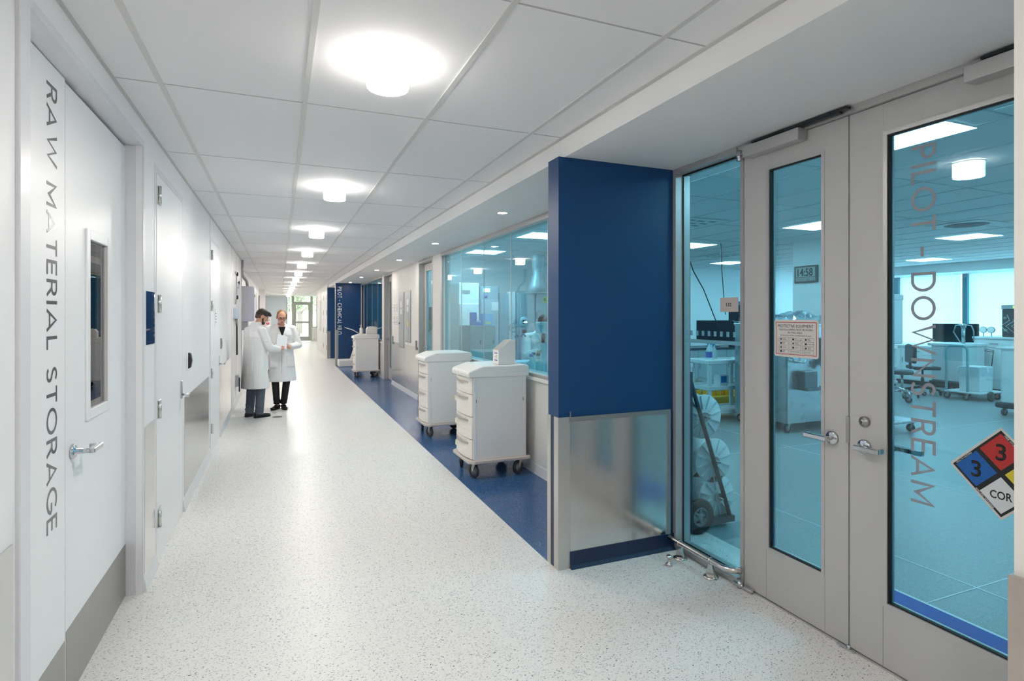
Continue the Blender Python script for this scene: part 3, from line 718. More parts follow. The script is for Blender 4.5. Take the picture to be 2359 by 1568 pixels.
# writing along the four black edges; reading directions follow the diamond's sides
q.text('HEALTH HAZARD', (xs - .0001, cy + (.109 + .102) * s2, cz + (.109 - .102) * s2), (0, -s2, s2), (0, s2, s2), .0062, .075, .0004, .005)
q.text('FIRE HAZARD', (xs - .0001, cy - (.109 - .095) * s2, cz + (.109 + .095) * s2), (0, -s2, -s2), (0, -s2, s2), .0062, .068, .0004, .005)
q.text('SPECIFIC HAZARD', (xs - .0001, cy + (.1155 + .005) * s2, cz - (.1155 - .005) * s2), (0, -s2, -s2), (0, -s2, s2), .0062, .085, .0004, .005)
q.obj('edge_lettering', WHITEV, hd)

# floor bar protecting the sidelight
t = thing('bumper_rail', 'low brushed steel pipe rail bolted to the floor before the sidelight', 'rail', (2.43, 3.0, 0))
r = MB(); r.tube([(0, .095, .098), (0, .02, .098), (0, -.36, .098), (.004, -.40, .098), (.018, -.435, .098), (.04, -.455, .098), (.075, -.468, .098)], .0175, 16); r.obj('pipe', STEEL, t)
for y in (-.015, -.300):
    p = MB(); p.lathe([(0, 0), (.045, 0), (.045, .006), (.030, .010), (.0, .010)], (0, y, 0), seg=24)
    p.prism([(y - .040, .008), (y + .040, .008), (y + .012, .085), (y - .012, .085)], -.006, .006, 'X')
    p.tube([(0, y - .0001, .098 ), (0, y + .012, .098)], .0215, 16)
    p.obj('bracket', STEEL, t)
t = thing('floor_stop', 'short steel door stop on the floor by the pipe rail', 'door stop', (2.30, 2.93, 0))
r = MB(); r.lathe([(0, 0), (.022, 0), (.022, .012), (.013, .016), (.013, .045), (.018, .048), (.018, .060), (0, .062)], seg=20); r.obj('post', STEEL, t)

# ------------------------------------------------------------------ drawer carts
def caster(parent, x, y, yaw, R=.058, name='caster', w=.032):
    M = Matrix.Translation((x, y, 0)) @ Matrix.Rotation(yaw, 4, 'Z')
    c = MB()
    c.use(TYRE)
    tmp = MB(); tmp.lathe([(R * .62, -w / 2), (R * .92, -w / 2), (R, -w / 3), (R, w / 3), (R * .92, w / 2), (R * .62, w / 2)], (0, .022, R), axis='X', seg=28)
    c.merge(tmp.bm, M)
    c.use(HUB)
    tmp = MB(); tmp.lathe([(0, -w / 2 - .002), (R * .2, -w / 2 - .002), (R * .22, -w / 3), (R * .63, -w / 3), (R * .63, w / 3), (R * .22, w / 3), (R * .2, w / 2 + .002), (0, w / 2 + .002)], (0, .022, R), axis='X', seg=28)
    c.merge(tmp.bm, M)
    c.use(STEELD)
    tmp = MB()
    for s in (-1, 1):
        tmp.prism([(-.02, R * 2.05), (.022, R * 2.05), (.032, R), (.012, R)], s * (w / 2 + .004), s * (w / 2 + .007), 'X')
    tmp.box(-w / 2 - .007, w / 2 + .007, -.024, .026, R * 2.02, R * 2.1)
    tmp.cyl((0, 0, R * 2.1), (0, 0, R * 2.1 + .02), .018, seg=14)
    tmp.cyl((-w / 2 - .009, .022, R), (w / 2 + .009, .022, R), .006, seg=10)
    c.merge(tmp.bm, M)
    return c.obj(name, None, parent)
def cart(label, loc, yaws):
    """drawers face -X; body x 0..0.60, y 0..0.55"""
    t = thing('drawer_cart', label, 'cart', loc, 0, 'white drawer carts on the blue floor')
    D, W = .575, .53
    for (x, y), a in zip(((.055, .05), (.055, W - .03), (D - .05, .05), (D - .05, W - .03)), yaws): caster(t, x, y, a, .067)
    b = MB(); b.prism([(-.035, .02), (.02, -.035), (D + .02, -.035), (D + .045, -.01), (D + .045, W + .02), (D + .02, W + .045), (.02, W + .045), (-.035, W - .01)], .152, .185, 'Z', .008); b.obj('bumper', CARTD, t)
    c = MB(); c.box(.02, D, 0, W, .185, .985, .003)
    for x in (.02, D - .028):
        for y0, y1 in ((-.004, .004), (W - .004, W + .004)): c.box(x, x + .028, y0, y1, .186, .985, .001)
    c.obj('body', CARTS, t)
    for x in (.045, D - .035): s = MB(); s.box(x, x + .004, -.0055, -.003, .74, .775); s.obj('side_slot', DARK, t)
    # four bowed drawers
    hs = [(.826, .980), (.606, .820), (.386, .600), (.192, .380)]
    for z0, z1 in hs:
        n = 12; poly = [(.02, W - .008)] + [(.006 - .030 * math.sin(PI * i / n), W - .008 - (W - .016) * i / n) for i in range(n + 1)] + [(.02, .008)]
        d = MB(); d.prism(poly, z0, z1, 'Z', .003)
        if z1 - z0 > .18:
            for zz in (z0 + (z1 - z0) * .36, z0 + (z1 - z0) * .68):
                d.prism([(a - .0012, c) for a, c in poly[1:-1]] + [(.01, .01), (.01, W - .01)], zz, zz + .002, 'Z')
        dr = d.obj('drawer', CARTB, t)
        h = MB(); zt = z1 - .030
        top = [(.004 - .030 * math.sin(PI * (i + 1) / 14) - .003, W - .03 - (W - .08) * (i + 1) / 14) for i in range(13)]
        outp = [(a - .018 * math.sin(PI * (i + .5) / 13) - .002, c) for i, (a, c) in enumerate(top)]
        h.prism(top + outp[::-1], zt - .020, zt, 'Z', .002)
        h.obj('handle', HAND, dr)
    # lid: chamfered slab, thicker in the middle
    l = MB()
    l.prism([(-.036, .985), (-.042, 1.025), (-.028, 1.048), (.115, 1.098), (D - .02, 1.102), (D + .020, 1.092), (D + .030, 1.07), (D + .030, .985)], -.014, W + .014, 'Y', .012)
    l.obj('lid', PLAST, t)
    return t
Y = (0.3, 1.0, 1.9, 2.4)
c1 = cart('white four drawer cart with yellow notes, nearest the blue fin wall', (1.715, 5.17, 0), (.35, -.2, 1.95, 1.6))
c2 = dup(c1, (1.765, 7.13, 0), label='white four drawer cart with bare lid standing behind the first cart')
c3 = dup(c1, (1.765, 14.62, 0), label='white four drawer cart by the lettered blue wall with pump bottle on top')
for i, (z, y) in enumerate(((.735, .47), (.50, .465), (.27, .47))):
    s = MB(); s.box(-.0015, .0, -.014, .014, -.026, .026)
    o = s.obj('sticky_note', mat('note_yellow', (240, 236, 196), .7)); o.location = (1.715 - .020 + .003 * i, 5.17 + y, z); o.rotation_euler = (0.05 * i, 0, .12)
    tag(o, 'pale yellow note taped to the %s drawer of the nearest cart' % ['second', 'third', 'lowest'][i], 'note', 'yellow notes on the cart drawers')

# slanted bin on the first cart
t = thing('file_box', 'white slant topped box with blue edged label on the nearest cart', 'box', (2.015, 5.22, 1.104), .0)
s = MB(); H0, H1 = .140, .240; Lx, Ly = .180, .160
outer = [(0, 0), (Lx, 0), (Lx, H1), (Lx - .05, H1), (0, H0)]
for y0, y1 in ((0, .003), (Ly - .003, Ly)): s.prism([(0, 0), (Lx, 0), (Lx, H1), (.125, H1), (0, H0)], y0, y1, 'Y')
s.box(0, .003, 0, Ly, 0, H0); s.box(Lx - .003, Lx, 0, Ly, 0, H1); s.box(0, Lx, 0, Ly, 0, .003)
s.obj('box_shell', PLAST, t)
s = MB(); s.box(-.0008, 0, .035, .115, .034, .112); lbx = s.obj('box_label', PAPER, t)
s = MB(); s.box(-.0014, -.0008, .035, .115, .104, .112); s.obj('label_band', mat('label_blue', (70, 62, 160), .5), lbx); s = MB(); s.box(-.0014, -.0008, .035, .115, .034, .042); s.obj('label_band', MATS['label_blue'], lbx)
s = MB()
for i in range(3): s.box(-.0014, -.0008, .045, .09, .056 + i * .015, .061 + i * .015)
s.obj('label_print', mat('label_grey', (150, 150, 165), .6), lbx)
# items on the third cart
t = thing('pump_bottle', 'white pump bottle on the cart by the lettered blue wall', 'bottle', (1.93, 14.80, 1.104))
s = MB(); s.lathe([(0, 0), (.040, 0), (.042, .006), (.042, .13), (.036, .15), (.015, .165), (.015, .185), (0, .185)], seg=24); s.obj('bottle_body', PLAST, t)
s = MB(); s.lathe([(.017, .175), (.017, .197), (.006, .199), (.006, .225), (0, .225)], seg=14); s.box(-.045, .014, -.008, .008, .222, .234, .002); s.obj('pump', PLAST, t)
t = thing('tissue_box', 'plain white rounded box on the cart by the lettered blue wall', 'box', (2.09, 14.78, 1.104))
s = MB(); s.prism([(-.03, 0), (.245, 0), (.245, .165), (.225, .180), (.01, .180), (-.03, .12)], 0, .16, 'Y', .008); s.obj('box_body', PLAST, t)
s = MB(); s.box(.05, .17, .05, .12, .178, .190, .004); s.obj('box_tissue', PAPER, t)
t = thing('sign_holder', 'clear acrylic holder with a printed sheet on the cart by the lettered blue wall', 'holder', (2.13, 15.03, 1.104))
s = MB(); s.box(0, .24, 0, .004, 0, .30); s.obj('holder_panel', CLEAR, t)
s = MB(); s.box(.18, .20, -.006, .0, 0, .33); s.box(.22, .235, -.006, 0, 0, .30); s.obj('holder_edge', STEELD, t)
s = MB(); s.text('DI', (.0, -.001, .22), (1, 0, 0), (0, 0, 1), .06, .07, .001, .02); s.obj('blue_print', mat('print_navy', (30, 60, 130), .5), t)

# floor scale in front of the lettered wall
t = thing('floor_scale', 'white low platform with slanted post against the lettered blue wall', 'scale', (1.66, 17.6, 0))
s = MB(); s.box(.0, .50, .25, .72, .0, .22, .02); s.box(.02, .48, .27, .70, .0, .03); s.obj('platform', PLAST, t)
s = MB(); s.prism([(.36, .19), (.50, .19), (.70, .96), (.62, .96), (.40, .30)], .30, .66, 'Y', .01); s.obj('slanted_post', PLAST, t)
s = MB(); s.tube([(.27, .5, 1.18), (.45, .5, 1.12), (.66, .5, 1.00)], [.012, .016, .02], 10); s.tube([(.27, .5, 1.18), (.20, .5, 1.205)], [.012, .008], 8); s.obj('wand', PLAST, t)
s = MB(); s.tube([(.66, .5, .98), (.45, .52, .95), (.28, .53, .75), (.22, .53, .45), (.30, .53, .25)], .008, 8); s.obj('cord', mat('cord_blue', (24, 60, 105), .5), t)

# electric panels and notices on the right wall
def wall_panel(label, y0, y1, z0, z1, lab2):
    t = thing('breaker_box', label, 'electric box', (WX, y0, z0), group='steel electric boxes')
    s = MB(); s.box(-.008, 0, 0, y1 - y0, 0, z1 - z0, .002); s.obj('panel_frame', STEELD, t)
    s = MB(); s.box(-.013, -.008, .02, y1 - y0 - .02, .02, z1 - z0 - .02, .001); d = s.obj('door', mat('panel_face', (176, 184, 188), .35, .6, var=.04, scale=4), t)
    s = MB(); w = y1 - y0; h = z1 - z0
    s.box(-.0142, -.013, w * .35, w * .68, h * .72, h * .84); s.box(-.0142, -.013, w * .4, w * .62, h * .60, h * .69); s.obj('name_plate', PAPER, d)
    if lab2: s = MB(); s.box(-.0142, -.013, w * .38, w * .62, h * .30, h * .42); s.obj('yellow_label', mat('label_yellow', (228, 212, 130), .6), d)
    else: s = MB(); s.box(-.026, -.013, w * .78, w * .86, h * .42, h * .45, .002); s.obj('latch', DARK, d)
    return t
wall_panel('tall steel electric panel with yellow label beside the glazed door', 10.98, 11.50, 1.04, 2.08, True)
wall_panel('tall steel electric panel with black latch reaching down to the wainscot', 11.62, 12.18, .90, 2.08, False)
for i, (y0, y1, z0, z1) in enumerate(((12.32, 12.52, 1.62, 1.86), (12.32, 12.52, 1.34, 1.58), (12.62, 12.80, 1.62, 1.86), (12.62, 12.80, 1.34, 1.58))):
    s = MB(); s.use(PAPER); s.box(WX - .002, WX, y0, y1, z0, z1); s.use(mat('print_grey', (150, 154, 166), .6))
    for k in range(6): s.box(WX - .0026, WX - .002, y0 + .02, y1 - .02, z1 - .04 - .032 * k, z1 - .028 - .032 * k)
    tag(s.obj('notice'), '%s printed white notice %s' % (('upper', 'lower')[i % 2], 'next to the steel electric boxes' if i < 2 else 'on the wall edge by the second glazed door'), 'notice', 'printed notices by the steel electric boxes')
for i, y in enumerate((10.47, 12.86)):
    s = MB(); s.box(WX - .03, WX, y - .025, y + .025, .93, 1.11, .003); 
    tag(s.obj('wall_bumper', STEELD), 'grey metal door bumper on the wall end, %s glazed door' % ('beside the first' if i == 0 else 'beside the second'), 'bumper')

# left wall utilities
t = thing('electric_cabinet', 'tall pale lilac grey cabinet hanging where the white wall steps back', 'cabinet', (LX, 12.72, 1.46))
LIL = mat('lilac_grey', (200, 201, 214), .4, var=.01)
s = MB(); s.box(0, .215, 0, .9, 0, .725, .004); s.obj('cabinet_body', LIL, t)
s = MB(); s.box(.215, .245, .02, .88, .01, .715, .003); dd = s.obj('door', mat('lilac_door', (206, 210, 226), .35), t)
s = MB(); s.box(.245, .26, .06, .09, .5, .56, .002); s.obj('latch', STEELD, dd)
t2 = thing('junction_box', 'small grey metal box under the lilac grey cabinet', 'box', (LX, 12.72, 1.28))
s = MB(); s.box(0, .11, 0, .5, 0, .175, .003); s.obj('box_body', mat('box_grey', (168, 172, 180), .45, .3), t2); 
s = MB(); s.box(.11, .115, .02, .48, .015, .16); s.obj('box_cover', mat('box_grey2', (178, 182, 190), .4, .3), t2)
s = MB(); s.tube([(LX + .02, 12.70, CZ), (LX + .02, 12.70, 2.5), (LX + .02, 12.72, 2.42), (LX + .045, 12.80, 2.36), (LX + .09, 12.9, 2.30), (LX + .105, 12.92, 2.195)], .028, 14)
s = s.obj('conduit', mat('conduit_grey', (176, 174, 176), .35, .5)); tag(s, 'thick grey conduit bending from the ceiling into the lilac grey cabinet', 'pipe')
s = MB(); s.tube([(LX + .010, 12.60, CZ), (LX + .010, 12.60, .1)], .008, 10); tag(s.obj('conduit', mat('conduit_light', (206, 206, 208), .4, .2)), 'thin vertical grey conduit on the corner of the white wall', 'pipe')
t = thing('gas_valve_fixture', 'chrome gas pipe with two black knobs on the white wall', 'valve', (LX, 11.0, 2.0))
s = MB(); s.tube([(.02, -.25, .34), (.035, -.2, .28), (.04, -.2, .10), (.035, -.2, -.12), (.02, -.2, -.22)], .012, 10); s.tube([(.04, -.2, .08), (.07, -.05, .06), (.05, .12, .16)], .008, 8); s.obj('pipe', CHROME, t)
for y, z in ((-.2, .30), (-.2, -.10), (.2, .17)):
    s = MB(); s.lathe([(0, 0), (.010, 0), (.010, .012), (.032, .014), (.036, .024), (.030, .034), (0, .036)], (.03, y, z), axis='X', seg=18); s.obj('knob', BLACK, t)
t = thing('hose_holder', 'pale plastic holder with a thin hanging black hose on the white wall', 'holder', (LX, 11.0, 1.55))
s = MB(); s.box(0, .045, -.38, .30, -.02, .16, .004); s.obj('holder_body', mat('pale_blue_plastic', (196, 212, 226), .4), t)
s = MB(); s.tube([(.03, -.1, -.02), (.03, -.05, -.08), (.03, 0, -.14)], .02, 10); s.obj('nozzle', STEELD, t)
s = MB(); s.tube([(.03, 0, -.14), (.03, .02, -.5), (.03, .03, -.66)], .014, 8); s.obj('hose', BLACK, t)
t = thing('wall_socket', 'grey metal outlet box low on the wall beside the man in grey trousers', 'outlet', (LX, 11.2, .42))
s = MB(); s.box(0, .05, -.12, .12, -.10, .10, .004); s.obj('outlet_body', mat('box_grey', (168, 172, 180), .45, .3), t)
s = MB(); s.box(.05, .07, -.05, .05, -.20, .05, .004); s.obj('plug', DARK, t)
# far left: hanging black strap, aed cabinet
s = MB(); s.box(LX - .09, LX - .06, 25.7, 25.86, 1.75, 2.4, .004); tag(s.obj('door_bar', BLACK), 'black vertical bar on the distant white wall above the man', 'bar')
s = MB(); s.box(LX - .11, LX - .10, 23.0, 24.2, 0.02, 2.45); s = s.obj('door_9', mat('distant_door', (188, 186, 172), .5)); tag(s, 'distant grey door edge in the stepped back white wall', 'door', kind='structure')
t = thing('defibrillator_cabinet', 'white defibrillator cabinet with a red heart between the two people', 'cabinet', (-.61, 27.0, .90))
s = MB(); s.box(0, .25, 0, .2, 0, .56, .01); s.obj('cabinet_body', mat('aed_white', (232, 228, 230), .45), t)
s = MB(); s.text('AED', (.04, -.001, .43), (1, 0, 0), (0, 0, 1), .062, .15, .002, .01); s.obj('lettering', mat('aed_grey', (90, 80, 90), .5), t)
s = MB(); hp = []
for i in range(28):
    a = 2 * PI * i / 28; hx = 16 * math.sin(a) ** 3; hy = 13 * math.cos(a) - 5 * math.cos(2 * a) - 2 * math.cos(3 * a) - math.cos(4 * a); hp.append((.115 + hx * .0041, .30 + hy * .0041))
s.prism(hp, -.004, 0, 'Y'); hh = s.obj('heart_symbol', RED, t)
s = MB(); s.prism([(.128, .336), (.102, .300), (.117, .300), (.105, .264), (.135, .306), (.118, .306)], -.006, -.004, 'Y'); s.obj('bolt_symbol', PAPER, hh)
# doors and pipe on the far part of the right wall
def far_door(name, y0, y1, label, ny):
    b = MB(); b.box(1.600, 1.606, y0, y1, .01, 2.48); d = struct(name, b, mat('far_door_white', (222, 224, 222), .35), label, 'door')
    for z in (2.25, 1.67, 1.0, .38):
        h = MB(); h.box(1.59, 1.601, ny, ny + .12, z - .09, z + .09); h.obj('hinge', STEELD, d)
    return d
far_door('door_10', 21.66, 22.62, 'distant flush white door with dark hinges beside the narrow blue strip', 21.78)
far_door('door_11', 23.25, 24.3, 'distant flush white door beyond the first one past the blue strip', 23.3)
s = MB(); s.box(1.592, 1.604, 25.0, 26.0, .9, 2.2); tag(s.obj('notice_board', mat('board_grey', (206, 206, 210), .5)), 'pale grey board on the white wall near the far exit', 'board')
s = MB(); s.tube([(2.10, 34.5, CZ), (2.09, 34.5, 2.55), (2.06, 34.4, 2.45), (2.06, 34.4, 1.0), (2.06, 34.4, .5)], .03, 10); s.box(2.0, 2.12, 34.3, 34.5, .28, .5)
tag(s.obj('drain_pipe', mat('pipe_grey_dark', (120, 118, 120), .4, .3)), 'dark grey vertical pipe on the wall beside the far exit', 'pipe')
s = MB(); s.lathe([(0, .0005), (.072, .0005), (.075, .003), (0, .003)], (-.035, 9.52, 0), seg=28); tag(s.obj('floor_cover', mat('brass_cover', (150, 140, 132), .35, .5)), 'small round metal cover set in the floor by the black shoes', 'floor cover')
# ------------------------------------------------------------------ laboratory shell: exterior window wall, column, ceiling panels
WXE = 14.6
b = MB(); b.box(WXE, WXE + .2, YB, 11.1, 0, .45); b.box(WXE - .9, WXE - .05, YB, 11.0, 2.54, 2.75); b.box(WXE, WXE + .2, YB, 11.1, 2.54, 2.85)
for y in (-2.0, .6): b.box(WXE, WXE + .2, y, y + .12, .45, 2.54)
struct('wall_window_side', b, mat('lab_wall', (222, 228, 230), .5), 'low wall and header beam of the window side of the laboratory', 'wall')
b = MB()
for y in (3.0, 5.4, 7.90, 9.45, 10.9): b.box(WXE - .05, WXE + .1, y, y + .10, .45, 2.54)
lw = struct('window_5', b, mat('teal_mullion', (96, 140, 152), .4, .2), 'row of bright shaded windows at the far side of the laboratory', 'window')
sh = MB(); ys = [YB, -2.0, .6, 3.1, 5.5, 8.0, 9.55, 10.95]
for a, c in zip(ys, ys[1:]): sh.box(WXE + .02, WXE + .024, a + .07, c - .04, .47, 2.54)
m = bpy.data.materials.new('roller_shade'); m.use_nodes = True; nt = m.node_tree; N = nt.nodes; nt.nodes.remove(N['Principled BSDF'])
tl = N.new('ShaderNodeBsdfTranslucent'); tl.inputs[0].default_value = (.45, .5, .52, 1); wv = N.new('ShaderNodeTexNoise'); wv.inputs['Scale'].default_value = 1.2
mx = N.new('ShaderNodeMix'); mx.data_type = 'RGBA'; mx.inputs[6].default_value = (.50, .55, .58, 1); mx.inputs[7].default_value = (.64, .68, .70, 1); nt.links.new(wv.outputs[0], mx.inputs[0]); nt.links.new(mx.outputs[2], tl.inputs[0])
nt.links.new(tl.outputs[0], N['Material Output'].inputs['Surface'])
sh.obj('roller_shade', m, lw)
b = MB(); b.box(7.49, 8.1, 5.55, 6.50, 0, 2.75); struct('column', b, mat('column_white', (220, 228, 232), .5, var=.01), 'white square column carrying the digital clock', 'column')

p0 = thing('ceiling_panel_light', 'x', 'ceiling light', (0, 0, 2.736), group='square light panels in the laboratory ceiling')
s = MB()
for a in ((-.30, -.285, -.30, .30), (.285, .30, -.30, .30), (-.285, .285, -.30, -.285), (-.285, .285, .285, .30)): s.box(*a, -.006, .002)
s.obj('panel_frame', PLAST, p0); s = MB(); s.box(-.285, .285, -.285, .285, -.004, .0); s.obj('diffuser', PANELG, p0)
spots = [(3.50, 7.30, 'square bright ceiling panel behind the long window, close to the blue fin wall'), (3.45, 9.60, 'square bright ceiling panel deep behind the long window'),
 (4.72, 5.30, None), (6.25, 7.40, 'square bright ceiling panel above the hanging black cable'), (6.35, 5.14, 'square bright ceiling panel beside the clock column, cut by the narrow leaf'), (9.1, 9.55, 'thin bright ceiling panel behind the second hanging cable'),
 (9.28, 5.02, 'large bright ceiling panel seen under the letter T of the wide leaf'), (12.4, 7.44, 'thin bright ceiling panel above the letter D of the wide leaf'), (3.62, 2.35, 'bright ceiling panel at the top corner of the wide leaf glass'),
 (6.3, 2.4, 'square ceiling panel over the middle of the laboratory, near the doors'), (12.3, 5.0, 'thin bright ceiling panel by the window beam'), (9.2, 2.3, 'square ceiling panel over the open laboratory floor, near the benches'), (6.3, -.4, 'square ceiling panel out over the entrance end of the laboratory'), (12.3, 9.7, 'thin ceiling panel in the corner by the window wall')]
first = True
for x, y, lb_ in spots:
    if lb_ is None: continue
    if first: p0.location = (x, y, 2.736); p0['label'] = lb_; first = False
    else: dup(p0, (x, y, 2.736), label=lb_)
def vent(x, y, label, rnd):
    t = thing('ceiling_vent', label, 'ceiling vent', (x, y, 2.736))
    s = MB(); s.box(-.3, .3, -.3, .3, -.006, 0, .002); s.obj('vent_plate', mat('vent_white', (225, 230, 232), .5), t)
    s = MB()
    if rnd: s.lathe([(0, -.02), (.08, -.02), (.10, -.008), (.14, -.008), (.15, -.016), (.19, -.016), (.20, -.007), (.23, -.007)], seg=32)
    else:
        for i in range(3):
            for j in range(3): s = MB(); s.box(-.22 + i * .16, -.12 + i * .16, -.19 + j * .16 + .02 * (i % 2), -.14 + j * .16 + .02 * (i % 2), -.008, -.005); s.obj('vent_slot', mat('vent_dark', (110, 125, 132), .6), t)
        return
    s.obj('vent_opening', mat('vent_dark', (110, 125, 132), .6), t)
vent(4.72, 5.55, 'square ceiling vent with small slots behind the sidelight', False)
vent(8.0, 4.35, 'square ceiling vent with a round diffuser behind the lettered glass', True)
vent(7.9, 8.5, 'thin slotted ceiling vent by the hanging black cable', False)
vent(3.95, 1.55, 'square ceiling vent at the top of the wide leaf glass near the door closer', False)
# hanging cables
for i, (pts, r, lab) in enumerate(((((6.05, 7.25, 2.735), (6.05, 7.25, 2.58), (6.12, 7.2, 2.3), (6.26, 7.12, 2.0), (6.42, 7.05, 1.55), (6.5, 7.0, 1.3)), .008, 'black cable hanging from the ceiling down behind the dark monitor'), (((6.5, 7.0, 2.735), (6.52, 7.0, 2.3), (6.56, 7.0, 1.9), (6.6, 7.0, 1.6)), .006, 'thin straight cable hanging behind the room number sign'))):
    s = MB(); s.tube([Vector(p) for p in pts], r, 8)
    if i == 0: s.tube([Vector(pts[0]), Vector(pts[1])], .022, 10)
    tag(s.obj('hanging_cable', BLACK), lab, 'cable')

CAB = mat('lab_white', (226, 232, 234), .4, var=.01); CABG = mat('lab_grey', (150, 160, 166), .45, var=.02); LBLK = mat('lab_black', (40, 50, 58), .35, var=.04); SS = mat('lab_steel', (180, 186, 190), .28, .85, var=.03, scale=4, rvar=.05)

# hose reel dolly by the sidelight
t = thing('spool_dolly', 'dark grey hand truck carrying three white ribbed spools behind the sidelight', 'hand truck', (2.78, 3.30, 0))
DG = mat('dolly_grey', (64, 72, 80), .5, .2, var=.03)
s = MB(); s.box(-.02, .02, .0, .035, .05, 1.18); s.box(-.02, .02, .24, .275, .05, 1.18); s.tube([(.0, .02, 1.16), (.40, .02, .045)], .02, 4); s.tube([(.0, .26, 1.16), (.40, .26, .045)], .02, 4)
s.box(0, .42, 0, .04, .03, .075); s.box(0, .42, .235, .275, .03, .075); s.box(.38, .42, 0, .275, .03, .075); s.box(-.01, .05, .04, .235, .92, .97); s.box(-.02, .02, .035, .24, 1.14, 1.18); s.obj('frame', DG, t)
SPW = mat('spool_white', (214, 226, 228), .5, var=.02)
for sx, sz in ((.175, .83), (.27, .49), (.30, .21)):
    s = MB()
    for yy in (.06, .21):
        s.lathe([(0, yy), (.165, yy), (.168, yy + .006), (.165, yy + .012), (0, yy + .012)], (sx, 0, sz), seg=40, axis='Y')
    s.lathe([(.07, .07), (.07, .21)], (sx, 0, sz), seg=24, axis='Y')
    for k in range(12):
        a = 2 * PI * k / 12 + .2; dx, dz = math.cos(a), math.sin(a)
        s.prism([(sx + dx * .06 - dz * .003, sz + dz * .06 + dx * .003), (sx + dx * .06 + dz * .003, sz + dz * .06 - dx * .003), (sx + dx * .16 + dz * .003, sz + dz * .16 - dx * .003), (sx + dx * .16 - dz * .003, sz + dz * .16 + dx * .003)], .050, .06, 'Y')
    sp = s.obj('spool', SPW, t)
    s = MB(); s.cyl((sx, -.01, sz), (sx, .25, sz), .008, seg=8); s.cyl((sx, .035, sz), (sx, .048, sz), .035, seg=16); s.obj('axle', STEELD, sp)
for yy in (-.055, .29):
    s = MB(); s.lathe([(.07, 0), (.115, 0), (.128, .012), (.128, .03), (.115, .042), (.07, .042)], (.05, yy, .128), axis='Y', seg=36); w = s.obj('wheel', BLACK, t)
    s = MB(); s.lathe([(.0, .008), (.02, .0), (.02, .042), (0, .036)], (.05, yy, .128), axis='Y', seg=16); s.lathe([(.058, .004), (.074, .004), (.074, .038), (.058, .038), (.058, .004)], (.05, yy, .128), axis='Y', seg=30)
    for k in range(5):
        a = 2 * PI * k / 5; s.tube([(.05 + .015 * math.cos(a), yy + .02, .128 + .015 * math.sin(a)), (.05 + .06 * math.cos(a), yy + .02, .128 + .06 * math.sin(a))], .011, 6)
    s.obj('hub', mat('hub_blue_grey', (120, 136, 146), .4, .3), w)

# three shelf utility cart
def utility_cart(label, loc, rz, L=.85, W=.5, H=.90, lower=.42, group='white plastic utility carts in the laboratory'):
    t = thing('utility_cart', label, 'cart', loc, rz, group)
    for i, z in enumerate((H, (H + .15) / 2 - .02, .15)):
        s = MB(); s.box(0, L, 0, W, z - .05, z - .012, .015)
        for a in ((0, L, 0, .03), (0, L, W - .03, W), (0, .03, .03, W - .03), (L - .03, L, .03, W - .03)): s.box(a[0], a[1], a[2], a[3], z - .05, z + .012, .008)
        s.obj('shelf', CAB, t)
    for x, y in ((.05, .045), (L - .05, .045), (.05, W - .045), (L - .05, W - .045)):
        s = MB(); s.box(x - .03, x + .03, y - .025, y + .025, .13, H - .05, .01); s.obj('leg', CAB, t)
        caster(t, x, y, random.uniform(-1, 2), .05)
    return t
u1 = utility_cart('white plastic utility cart with spray bottles on top behind the sidelight', (5.93, 6.64, 0), -.06)
u2 = dup(u1, (4.55, 6.35, 0), 0.0, 'white plastic utility cart half hidden by the dark hand truck')
u3 = dup(u1, (11.6, 8.0, 0), .1, 'white plastic utility cart with blue trays beyond the lettered glass')
u4 = dup(u1, (11.7, 9.0, 0), .2, 'white plastic utility cart standing behind the cart with blue trays')
def spray(label, loc, h=.24, body=(206, 228, 232), lab=None, cap=BLUEP):
    t = thing('spray_bottle', label, 'bottle', loc)
    s = MB(); s.lathe([(0, 0), (.045, 0), (.048, .01), (.048, h * .5), (.034, h * .72), (.017, h * .85), (.017, h), (0, h)], seg=20); s.obj('bottle_body', mat('bottle_%d' % body[0], body, .4), t)
    s = MB(); s.box(-.035, .02, -.012, .012, h - .005, h + .035, .005); s.box(-.05, -.035, -.006, .006, h + .012, h + .028); s.tube([(-.02, 0, h), (-.035, 0, h - .03)], .005, 6); s.obj('trigger', cap, t)
    if lab: s = MB(); s.lathe([(.0488, h * .12), (.0488, h * .5)], seg=20); s.obj('bottle_label', mat('purple_label', lab, .5), t)
    return t
spray('clear spray bottle with blue and purple label on the utility cart behind the sidelight', (6.10, 6.82, .912), .24, lab=(110, 110, 185))
spray('pale spray bottle with blue trigger beside the purple labelled one', (6.24, 6.93, .912), .22)
spray('small pale spray bottle at the far edge of the utility cart top', (6.36, 7.0, .912), .20, cap=mat('cap_teal', (40, 150, 190), .4))
t = thing('supply_box', 'white box with a blue label on the middle shelf of the utility cart', 'box', (6.30, 6.80, .495)); s = MB(); s.box(0, .16, 0, .14, 0, .17, .004); s.obj('box_body', CAB, t); s = MB(); s.box(.02, .13, -.001, 0, .05, .15); s.obj('box_label', BLUEP, t)
